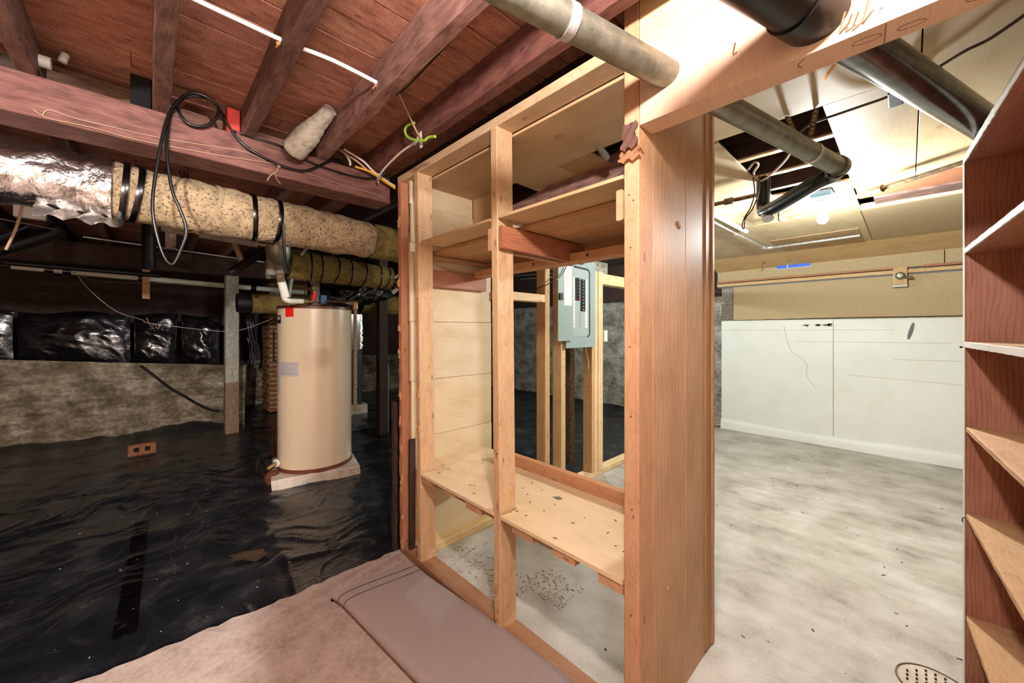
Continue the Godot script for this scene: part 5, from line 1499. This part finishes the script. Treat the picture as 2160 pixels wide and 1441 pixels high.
func build_cables():
	var c = thing("black_cable", "thick black cable hung in loops over the girder, dangling in front of the insulated duct", "cable", "", V(0.1, 1.55, -2.12))
	tube(c, "cable", [V(0.085, 2.24, -2.13), V(0.095, 2.194, -2.128), V(0.126, 2.162, -2.125), V(0.177, 2.173, -2.125), V(0.216, 2.221, -2.125), V(0.223, 2.275, -2.125), V(0.181, 2.303, -2.125), V(0.129, 2.296, -2.125), V(0.092, 2.250, -2.125), V(0.063, 2.186, -2.125), V(0.044, 2.096, -2.115), V(0.020, 1.913, -2.105), V(0.011, 1.756, -2.10), V(0.037, 1.606, -2.105), V(0.069, 1.553, -2.11), V(0.098, 1.625, -2.115), V(0.114, 1.71, -2.117), V(0.094, 1.79, -2.117), V(0.069, 1.868, -2.118), V(0.054, 2.021, -2.125), V(0.061, 2.161, -2.138), V(0.077, 2.22, -2.145), V(0.12, 2.285, -2.142), V(0.190, 2.305, -2.14), V(0.230, 2.275, -2.14), V(0.261, 2.210, -2.135), V(0.329, 2.132, -2.13), V(0.454, 2.094, -2.132), V(0.53, 2.088, -2.132), V(0.593, 2.104, -2.132), V(0.686, 2.176, -2.135), V(0.754, 2.221, -2.17), V(0.80, 2.23, -2.25)], 0.006, M.cable_black)
	tag(tube(null, "black_cable", [V(0.30, 2.2, -2.19), V(0.28, 2.198, -2.15), V(0.367, 2.191, -2.138), V(0.486, 2.186, -2.137), V(0.616, 2.148, -2.138), V(0.810, 2.138, -2.136), V(0.92, 2.15, -2.125), V(0.975, 2.18, -2.115), V(0.995, 2.215, -2.11)], 0.0048, M.cable_black), "thin black cable stretched along the girder towards the partition corner", "cable")
	var t = thing("twine", "knotted brown twine strung along the face of the girder", "twine", "", V(0.1, 2.05, -2.147))
	tube(t, "strand", [V(-0.296, 2.062, -2.146), V(-0.277, 2.052, -2.145), V(-0.270, 2.066, -2.146), V(-0.256, 2.077, -2.146), V(-0.197, 2.070, -2.146), V(-0.112, 2.072, -2.146), V(0.037, 2.079, -2.146), V(0.175, 2.097, -2.146), V(0.327, 2.115, -2.146), V(0.407, 2.098, -2.146)], 0.0022, M.twine, {"sides": 6})
	tube(t, "strand", [V(-0.275, 2.053, -2.145), V(-0.259, 2.045, -2.145), V(-0.149, 2.051, -2.145), V(-0.033, 2.047, -2.145), V(0.208, 2.066, -2.145), V(0.446, 2.095, -2.144), V(0.463, 2.086, -2.143)], 0.0022, M.twine, {"sides": 6})
	tube(t, "strand", [V(0.463, 2.087, -2.145), V(0.573, 2.095, -2.146), V(0.761, 2.077, -2.146), V(1.03, 2.075, -2.146)], 0.002, M.twine, {"sides": 6})
	tube(t, "loose_end", [V(0.461, 2.089, -2.138), V(0.453, 2.058, -2.138), V(0.425, 2.030, -2.138), V(0.412, 2.0, -2.135)], 0.0026, M.twine, {"sides": 6})
	tube(t, "loose_end", [V(0.445, 2.045, -2.138), V(0.452, 2.02, -2.136), V(0.468, 2.0, -2.134)], 0.0018, M.twine, {"sides": 6})
	var kn := MB.new()
	kn.lathe(V(0.462, 2.078, -2.138), [[0.0, 0.0], [0.008, 0.004], [0.009, 0.012], [0.0, 0.02]], 9)
	commit(kn, "knot", M.twine, t)
	# light cables that come down to the corner of the partition
	var w = thing("cable_bundle", "white and yellow cables running over the girder into the partition corner", "cables", "", V(0.9, 2.1, -2.1))
	tube(w, "white_cable", [V(0.733, 2.271, -2.14), V(0.782, 2.237, -2.115), V(0.841, 2.211, -2.108), V(0.914, 2.172, -2.108), V(1.055, 2.140, -2.108)], 0.0055, M.cable_cream)
	tube(w, "white_cable", [V(0.765, 2.264, -2.12), V(0.860, 2.224, -2.10), V(0.928, 2.178, -2.098), V(1.055, 2.131, -2.105)], 0.006, M.cable_white)
	tube(w, "white_cable", [V(0.775, 2.25, -2.13), V(0.80, 2.215, -2.13), V(0.803, 2.19, -2.13)], 0.006, M.cable_white)
	tube(w, "yellow_cable", [V(0.83, 2.192, -2.13), V(0.873, 2.183, -2.112), V(0.914, 2.174, -2.10), V(0.964, 2.152, -2.098), V(1.055, 2.121, -2.105)], 0.006, M.cable_yellow)
	tube(w, "white_cable", [V(0.92, 2.177, -1.612), V(0.918, 2.178, -1.761), V(0.918, 2.155, -1.946), V(0.925, 2.135, -2.035), V(0.94, 2.14, -2.09)], 0.0055, M.cable_white)
	tube(w, "cable_tie", [V(0.95, 2.178, -2.095), V(0.955, 2.16, -2.085), V(0.95, 2.14, -2.095), V(0.945, 2.12, -2.09)], 0.003, M.cable_white)
	tag(tube(null, "cream_wire", [V(0.692, 2.30, -1.41), V(0.72, 2.30, -1.45), V(0.80, 2.285, -1.53), V(0.87, 2.25, -1.58), V(0.90, 2.21, -1.585), V(0.91, 2.17, -1.56)], 0.0042, M.cable_cream), "cream wire hanging from the dusty joist to the green wire hook", "wire")
	tag(tube(null, "green_wire", [V(0.895, 2.249, -1.594), V(0.890, 2.256, -1.648), V(0.888, 2.240, -1.671), V(0.888, 2.202, -1.648), V(0.892, 2.169, -1.594), V(0.90, 2.140, -1.518), V(0.905, 2.145, -1.486), V(0.91, 2.133, -1.439)], 0.0062, M.cable_green), "bright green wire bent like a hook on the dark red joist", "wire")
	var a = thing("cable_clip", "white toothed plastic cable clip behind the green wire hook", "clip", "", V(0.91, 2.13, -1.59))
	beam(a, "blade", V(0.915, 2.205, -1.575), V(0.915, 2.13, -1.565), 0.004, 0.02, M.white_plate, {"up": V(0, 0, 1)})
	for k in 4: beam(a, "tooth", V(0.912, 2.195 - 0.006 * k, -1.58 - 0.012 * k), V(0.912, 2.178 - 0.006 * k, -1.58 - 0.012 * k), 0.006, 0.008, M.white_plate, {"up": V(0, 0, 1)})
	tag(tube(null, "black_wire", [V(0.697, 2.206, -1.010), V(0.697, 2.20, -1.093), V(0.699, 2.196, -1.217), V(0.697, 2.19, -1.323), V(0.694, 2.20, -1.388)], 0.003, M.cable_black), "thin black wire along the lower edge of the dusty joist", "wire")
	tag(tube(null, "hanging_wire", [V(-0.55, 1.908, -5.75), V(-0.45, 1.712, -5.75), V(-0.255, 1.487, -5.8), V(-0.052, 1.397, -5.9), V(0.022, 1.357, -5.85), V(0.642, 1.268, -5.86), V(0.879, 1.298, -5.85), V(1.159, 1.434, -5.7)], 0.003, M.label_silver, {"sides": 6}), "long thin grey wire sagging across the crawl space from the left to the chimney", "wire")
	tag(tube(null, "hanging_wire", [V(-0.45, 2.19, -3.2), V(-0.46, 2.05, -3.2), V(-0.476, 1.942, -3.2), V(-0.485, 1.878, -3.2), V(-0.503, 1.788, -3.2), V(-0.530, 1.693, -3.2)], 0.006, M.cable_cream), "tan cord hanging below the foil jacket at the left", "wire")
	tag(tube(null, "hanging_wire", [V(-0.6, 1.90, -5.95), V(-0.409, 1.802, -5.88), V(-0.128, 1.80, -5.88), V(0.350, 1.83, -5.88), V(0.665, 1.829, -5.89)], 0.0028, M.print_grey, {"sides": 6}), "faint wire sagging under the far girder", "wire")

# ---------------------------------------------------------------- pipes
func build_pipes():
	# white tube threaded through the joists
	tag(tube(null, "white_tube", [V(-0.3, 2.292, -1.50), V(0.0, 2.275, -1.478), V(0.092, 2.266, -1.469), V(0.20, 2.256, -1.455), V(0.335, 2.247, -1.442), V(0.48, 2.252, -1.432), V(0.655, 2.24, -1.425)], 0.0072, M.white_tube, {"sides": 12}), "thin bright white tube threaded through two joists under the floor boards", "tube")
	for q in [V(0.316, 2.236, -1.443), V(0.638, 2.229, -1.425)]:
		var mb := MB.new()
		for k in 6: add_beam(mb, q + V(-0.001, rng.randf_range(-0.01, 0.012), rng.randf_range(-0.01, 0.01)), q + V(-0.012, rng.randf_range(-0.02, 0.0), rng.randf_range(-0.01, 0.01)), 0.004, 0.003, {"ch": 0.0005})
		tag(commit(mb, "drill_shavings", M.wood_scrap), "wood shavings where the white tube meets the " + ("brown joist" if q.x < 0.5 else "dusty joist"), "shavings")
	# white stubs at the upper left
	var s = thing("pipe_stub", "short white plastic pipe stub held by a dark strap at the upper left", "pipe", "", V(-0.3, 2.26, -2.2))
	tube(s, "pipe", [V(-0.345, 2.268, -2.20), V(-0.262, 2.268, -2.20)], 0.022, M.white_pvc, {"sides": 16, "smooth": 0})
	tube(s, "strap", [V(-0.298, 2.31, -2.19), V(-0.298, 2.272, -2.176), V(-0.296, 2.24, -2.18), V(-0.288, 2.20, -2.18)], 0.005, M.dark_iron, {"sides": 6})
	tag(tube(null, "pipe_stub", [V(-0.226, 2.318, -2.19), V(-0.234, 2.285, -2.19)], 0.012, M.white_pvc, {"sides": 12, "smooth": 0}), "tiny white pipe end right of the larger white stub", "pipe")
	# pipe wrapped in plastic film
	var mb := MB.new()
	var path := []
	var rad := []
	for i in 41:
		var f := i / 40.0
		path.append(V(0.515, 2.165, -2.10).lerp(V(0.606, 2.297, -1.85), f))
		rad.append(lerpf(0.055, 0.030, pow(f, 0.8)) + 0.0012 * sin(i * 1.9 + 2.0 * sin(i * 0.7)) + (0.008 * sin(PI * f * 1.4) if f < 0.7 else 0.0) - (0.012 if i == 0 else 0.0))
	duct_grid(mb, path, rad, 0.007, 610, 28)
	var pw = thing("wrapped_pipe", "pipe stub wound in cloudy plastic film, resting on the girder", "pipe", "", V(0.55, 2.15, -1.98))
	commit(mb, "film", M.plastic_wrap, pw)
	tube(pw, "end_cap", [V(0.604, 2.293, -1.857), V(0.607, 2.299, -1.845)], 0.028, M.plastic_wrap, {"sides": 14, "smooth": 0})
	# grey steel drain through the header
	var g = thing("drain_pipe", "long galvanised drain pipe passing through the header into the far room", "pipe", "", V(1.3, 1.96, -0.41))
	var pa := V(0.42, 2.0, -0.612)
	var pb := V(2.19, 2.0, -0.214)
	tube(g, "pipe", [pa, pb], 0.0365, M.dull_galvanised, {"sides": 32, "smooth": 0})
	var dg := (pb - pa).normalized()
	for f in [0.16, 0.86]:
		var c := pa.lerp(pb, f)
		tube(g, "coupling", [c - dg * 0.012, c + dg * 0.012], 0.039, M.galvanised, {"sides": 32, "smooth": 0})
	tube(g, "end_flange", [pb - dg * 0.02, pb + dg * 0.012], 0.045, M.dull_galvanised, {"sides": 28, "smooth": 0})
	bx(g, "flange_lug", 2.175, 2.215, 2.03, 2.06, -0.235, -0.205, M.dull_galvanised)
	var bk := [pb - dg * 0.01 + V(0, -0.015, 0), V(2.24, 1.985, -0.24), V(2.27, 1.98, -0.29), V(2.46, 1.965, -0.47), V(2.53, 1.965, -0.53)]
	tube(g, "black_arm", bk, 0.036, M.abs_black, {"sides": 24})
	tube(g, "black_elbow", [V(2.50, 1.965, -0.505), V(2.555, 1.965, -0.555), V(2.60, 1.985, -0.585), V(2.615, 2.06, -0.59), V(2.615, 2.3, -0.59)], 0.036, M.abs_black, {"sides": 24})
	tube(g, "elbow_cap", [V(2.56, 1.945, -0.56), V(2.545, 1.915, -0.55)], 0.03, M.chrome, {"sides": 20, "smooth": 0})
	for q in [[V(1.916, 2.168, -0.347), V(1.845, 2.025, -0.298)], [V(1.93, 2.168, -0.254), V(1.845, 2.025, -0.262)]]:
		var h = beam(g, "hanger_strap", q[0], q[1], 0.02, 0.0016, M.iron_pipe, {"ch": 0.0003, "up": V(-0.75, 0.3, 0.55)})
		var hm := MB.new()
		for k in 6:
			var p: Vector3 = q[0].lerp(q[1], 0.12 + k * 0.15)
			var nn := V(-0.80, -0.28, 0.52).normalized()
			hm.lathe(p + nn * 0.0012, [[0.0, 0.0008], [0.0032, 0.0008], [0.0034, 0.0]], 8, nn)
		commit(hm, "strap_holes", M.white_edge, h)
	# large black drain that turns into a bright metal pipe behind the header
	var b = thing("large_pipe", "wide black plastic pipe entering the header from above the doorway", "pipe", "", V(0.9, 1.92, -0.17))
	var qa := V(0.62, 1.965, -0.277)
	var qb := V(1.06, 1.965, -0.137)
	tube(b, "pipe", [qa, qb], 0.053, M.abs_black, {"sides": 32, "smooth": 0})
	tube(b, "hub", [qa.lerp(qb, 0.80), qb], 0.058, M.abs_black, {"sides": 32, "smooth": 0})
	var pr := MB.new()
	for k in 20:
		var f := 0.40 + k * 0.018
		var up := V(-0.16, 0.25, 0.95).normalized()
		var cc := qa.lerp(qb, f) + V(-0.15, -0.42, 0.0).normalized() * 0.0535
		add_beam(pr, cc, cc + V(0.0, 0.003, 0.004) * rng.randf_range(0.5, 2.0), 0.0012, 0.0012, {"ch": 0.0002})
	commit(pr, "printing", M.label_silver, b)
	var m = thing("large_pipe", "wide shiny dark metal pipe running from the header to behind the bookcase", "pipe", "", V(1.6, 1.92, 0.05))
	tube(m, "pipe", [V(1.118, 1.965, -0.118), V(2.7, 1.965, 0.404)], 0.0455, M.sheet_steel, {"sides": 40, "smooth": 0})
	for f in [0.09, 0.14]:
		var c := V(1.118, 1.965, -0.118).lerp(V(2.7, 1.965, 0.404), f)
		var sm := MB.new()
		sm.lathe(c + V(-0.02, -0.02 + f * 0.5, 0.035 - f * 0.2), [[0.0, 0.002], [0.0025, 0.002], [0.003, 0.0]], 8, V(-0.4, 0.1, 0.8).normalized())
		commit(sm, "rivet", M.chrome, m)
	# iron water pipe under the far room ceiling
	var w = thing("iron_pipe", "old brown iron pipe with fittings under the far room ceiling", "pipe", "", V(3.0, 2.09, -0.4))
	tube(w, "pipe", [V(2.691, 2.110, -1.30), V(2.692, 2.110, -0.60)], 0.013, M.iron_pipe, {"sides": 12, "smooth": 0})
	tube(w, "fitting", [V(2.691, 2.11, -0.82), V(2.691, 2.11, -0.77)], 0.021, M.iron_pipe, {"sides": 12, "smooth": 0})
	tube(w, "pipe", [V(2.95, 2.14, -0.565), V(3.05, 2.115, -0.59), V(3.31, 2.088, -0.645), V(3.345, 2.086, -0.63), V(3.345, 2.088, -0.59), V(3.036, 2.090, -0.124), V(2.75, 2.093, 0.332)], 0.012, M.iron_pipe, {"sides": 12, "smooth": 3})
	tube(w, "fitting", [V(3.055, 2.09, -0.155), V(3.02, 2.09, -0.10)], 0.021, M.iron_pipe, {"sides": 12, "smooth": 0})
	# conduits
	var e = thing("conduit", "thin galvanised conduit with an elbow along the far ceiling", "conduit", "", V(4.0, 2.13, -0.9))
	tube(e, "tube", [V(3.10, 2.135, -1.06), V(4.58, 2.135, -1.03), V(4.64, 2.135, -0.99), V(4.62, 2.135, -0.30)], 0.012, M.galvanised, {"sides": 12, "smooth": 3})
	tube(e, "elbow", [V(4.56, 2.135, -1.03), V(4.62, 2.135, -1.025), V(4.642, 2.135, -0.97)], 0.017, M.galvanised, {"sides": 12})
	tube(e, "coupling", [V(3.72, 2.135, -1.048), V(3.80, 2.135, -1.046)], 0.017, M.galvanised, {"sides": 12, "smooth": 0})
	tag(tube(null, "white_pipe", [V(2.80, 2.138, -1.00), V(3.75, 2.138, -0.973)], 0.018, M.white_pvc, {"sides": 14, "smooth": 0}), "short thick white pipe beside the galvanised conduit", "pipe")
	# loose wires at the hole
	tag(tube(null, "dangling_wire", [V(2.10, 2.14, -0.345), V(2.25, 2.12, -0.41), V(2.38, 2.11, -0.50), V(2.42, 2.10, -0.56), V(2.38, 2.135, -0.582), V(2.288, 2.14, -0.538), V(2.235, 2.14, -0.542), V(2.289, 2.13, -0.585)], 0.005, M.cable_cream), "pale wire drooping across the open hole in the far room ceiling", "wire")
	tag(tube(null, "dangling_wire", [V(2.40, 2.13, -0.56), V(2.42, 2.04, -0.568), V(2.42, 1.955, -0.597), V(2.42, 1.910, -0.631), V(2.42, 1.855, -0.638), V(2.42, 1.866, -0.648), V(2.42, 1.914, -0.636), V(2.42, 1.964, -0.607), V(2.42, 2.041, -0.587), V(2.40, 2.12, -0.59)], 0.0035, M.cable_brown), "thin twisted wire hanging down in a loop from the ceiling hole", "wire")
	tag(tube(null, "flat_cable", [V(1.86, 2.06, -0.30), V(1.92, 2.11, -0.27), V(1.98, 2.14, -0.20), V(2.0, 2.152, -0.12), V(1.99, 2.152, -0.05), V(1.93, 2.152, 0.03), V(1.88, 2.152, 0.08), V(1.829, 2.148, 0.126), V(1.80, 2.145, 0.17), V(1.72, 2.15, 0.24)], 0.005, M.cable_brown), "brown cable snaking along the plywood ceiling behind the large metal pipe", "cable")
	bulb_box()
	tag(bx(null, "ceiling_box", 1.94, 2.06, 2.135, 2.168, -0.052, -0.012, M.panel_grey_dark), "dark grey box on the plywood ceiling just beside the large metal pipe", "box")
	# leaning beam and wrapped stub over the closet shelf
	tag(beam(null, "loose_beam", V(1.80, 2.02, -2.1), V(1.80, 2.165, -0.85), 0.045, 0.16, M.old_fir_dusty, {"vary": 0}), "dusty dark beam seen slanting above the upper closet shelf", "beam")
	tag(tube(null, "wrapped_stub", [V(1.42, 2.15, -0.97), V(1.60, 2.115, -1.01)], 0.018, M.foam_wrap, {"sides": 14, "smooth": 0}), "grey cloth wrapped pipe stub under the ceiling above the closet", "pipe")
	# crawl space pipes
	var f = thing("foam_pipe", "grey foam covered water pipe with a copper joint under the insulated duct", "pipe", "", V(0.3, 1.83, -2.9))
	tube(f, "foam_sleeve", [V(0.05, 1.865, -2.9), V(0.152, 1.857, -2.9)], 0.027, M.foam_wrap, {"sides": 14, "smooth": 0})
	tube(f, "copper_tube", [V(0.145, 1.857, -2.9), V(0.22, 1.855, -2.9)], 0.008, M.copper, {"smooth": 0})
	tube(f, "coupling", [V(0.198, 1.857, -2.9), V(0.215, 1.856, -2.9)], 0.014, M.brass, {"smooth": 0})
	tube(f, "foam_sleeve", [V(0.215, 1.855, -2.9), V(0.505, 1.841, -2.9)], 0.026, M.foam_wrap, {"sides": 14, "smooth": 0})
	bx(f, "hanger", 0.345, 0.355, 1.87, 2.192, -2.905, -2.895, M.dark_iron, {"ch": 0.001})
	tube(f, "brass_tee", [V(0.50, 1.841, -2.9), V(0.55, 1.838, -2.9)], 0.014, M.brass, {"smooth": 0})
	tag(tube(null, "grey_pipe", [V(0.78, 2.02, -3.62), V(0.54, 1.80, -3.60), V(0.45, 1.72, -3.6)], 0.032, M.dark_iron, {"sides": 16, "smooth": 0}), "dark pipe slanting down to the left behind the foam sleeves", "pipe")
	tag(tube(null, "vertical_pipe", [V(0.0, 2.33, -5.0), V(0.0, 1.86, -5.0)], 0.05, M.dark_iron, {"sides": 16, "smooth": 0}), "dark vertical drain pipe behind the dangling black cable", "pipe")
	var wp = thing("waste_pipe", "long cream plastic waste pipe under the far girder, held by black straps", "pipe", "", V(0.3, 1.87, -6.12))
	tube(wp, "pipe", [V(-0.98, 1.916, -6.12), V(0.363, 1.868, -6.12), V(1.634, 1.835, -6.12)], 0.032, M.white_pvc, {"sides": 16, "smooth": 0})
	tube(wp, "reducer", [V(-1.05, 1.917, -6.12), V(-0.96, 1.915, -6.12)], 0.02, M.dark_iron, {"smooth": 0})
	for x in [-0.74, -0.62, -0.06, 1.02, 1.30, 1.42]:
		tube(wp, "strap" if x < 1.2 else "coupling", [V(x - 0.03, 1.906 - (x + 0.7) * 0.031, -6.12), V(x + 0.03, 1.904 - (x + 0.7) * 0.031, -6.12)], 0.037, M.black_tape if x < 1.2 else M.white_pvc, {"sides": 16, "smooth": 0})
	tag(tube(null, "dark_pipe", [V(-0.95, 1.90, -5.7), V(-0.375, 1.892, -5.7), V(0.09, 1.885, -5.7)], 0.026, M.dark_iron, {"sides": 14, "smooth": 0}), "dark pipe running just above the cream waste pipe", "pipe")

func bulb_box():
	var b = thing("electrical_box", "blue plastic ceiling box directly above the glowing bulb of the far room", "electrical box", "", V(3.13, 2.11, -0.38))
	bx(b, "box", 3.07, 3.19, 2.128, 2.167, -0.435, -0.33, M.box_blue, {"ch": 0.006})
	tag(bx(b, "cover_ring", 3.095, 3.165, 2.118, 2.13, -0.41, -0.352, M.white_plate, {"ch": 0.004}), "")

# ---------------------------------------------------------------- rug on the slab
func build_small():
	var r = thing("folded_rug", "grey brown woven rug folded double along the partition sill", "rug", "", V(0.87, 0, -0.9))
	var mb := MB.new()
	var rows := []
	var uvs := []
	var nz := 90
	for i in nz + 1:
		var f := float(i) / nz
		var z := lerpf(-1.875, 0.40, f)
		var xl := 0.635 + 0.088 * (z + 1.84) - 0.016 * exp(-pow((z + 1.9) / 0.06, 2.0))
		var xr := 1.03 + 0.035 * clampf((z + 1.8) / 0.9, 0.0, 1.0)
		var lift := clampf((z + 1.7) / 0.6, 0.0, 1.0)
		var row := []
		var uvr := []
		var prof := []
		prof.append(V(xr - 0.02, 0.003, z))
		prof.append(V(lerpf(xl, xr, 0.5), 0.003, z))
		prof.append(V(xl + 0.05, 0.004, z))
		for k in 9:
			var a := PI * (k / 8.0)
			prof.append(V(xl + 0.024 - 0.024 * sin(a), 0.026 - 0.021 * cos(a), z))
		for k in range(1, 14):
			var g := k / 13.0
			prof.append(V(lerpf(xl + 0.024, xr, g), 0.047 + 0.004 * sin(g * 4.0 + z * 3.0) - 0.022 * g * (1.0 - lift) + 0.006 * lift * g, z + 0.02 * (1.0 - g) * 0.0))
		prof.append(V(xr + 0.004, 0.038 - 0.02 * (1.0 - lift), z))
		prof.append(V(xr, 0.020 + 0.022 * lift, z))
		var arc := 0.0
		for k in prof.size():
			if k > 0: arc += (prof[k] - prof[k - 1]).length()
			row.append(prof[k])
			uvr.append(Vector2(z, arc))
		rows.append(row)
		uvs.append(uvr)
	mb.grid(rows, false, 1, 1, uvs)
	commit(mb, "carpet", M.rug, r)
	var e := MB.new()
	var er := [rows[0].slice(0, 12), []]
	var lower := []
	for p in rows[0]: lower.append(p)
	for k in range(3, 24):
		e.flat([rows[0][k], rows[0][k + 1], V(rows[0][k + 1].x, 0.003, rows[0][k + 1].z), V(rows[0][k].x, 0.003, rows[0][k].z)], V(0, 0, -1))
	commit(e, "cut_end", M.rug, r)
	for q in [[2, 0.0022], [4, 0.0018]]:
		var pts := []
		for k in range(4, 25): pts.append(rows[q[0]][k] + V(0, 0.0006, 0))
		tube(r, "edge_line", pts, q[1], M.cable_brown, {"sides": 5, "smooth": 0})
	# grit along the slab
	mb = MB.new()
	var gr := RandomNumberGenerator.new()
	gr.seed = 19
	for k in 70: add_crumb(mb, V(gr.randf_range(-0.2, 1.0), 0.001, gr.randf_range(-2.0, -0.9)), gr.randf_range(0.0015, 0.004))
	for k in 60: add_crumb(mb, V(gr.randf_range(-0.4, 1.0), 0.004, gr.randf_range(-4.0, -2.15)), gr.randf_range(0.0015, 0.0035))
	tag(commit(mb, "grit", M.pad_concrete), "scattered grit on the near slab and on the black plastic", "grit", "", "stuff")
	# rubble of crumbled concrete in the closet floor
	mb = MB.new()
	for k in 420:
		var x := 1.16 + gr.randf() * 0.45
		var z := -1.85 + gr.randf() * 0.55
		if gr.randf() > exp(-pow((x - 1.27 - (z + 1.8) * 0.1) / 0.12, 2.0)): continue
		add_crumb(mb, V(x, 0.002, z), gr.randf_range(0.002, 0.007))
	for k in 160: add_crumb(mb, V(1.36 + gr.randf() * 0.2, 0.002, -1.35 + gr.randf() * 0.25), gr.randf_range(0.002, 0.006))
	tag(commit(mb, "rubble", M.pad_concrete), "crumbled concrete bits on the closet floor under the low shelf", "rubble", "", "stuff")
	tag(tube(null, "leaf_stalk", [V(3.1, 0.006, -1.25), V(3.16, 0.012, -1.22), V(3.19, 0.004, -1.18)], 0.008, M.cable_brown), "small dry brown leaf curl on the far room floor", "leaf")
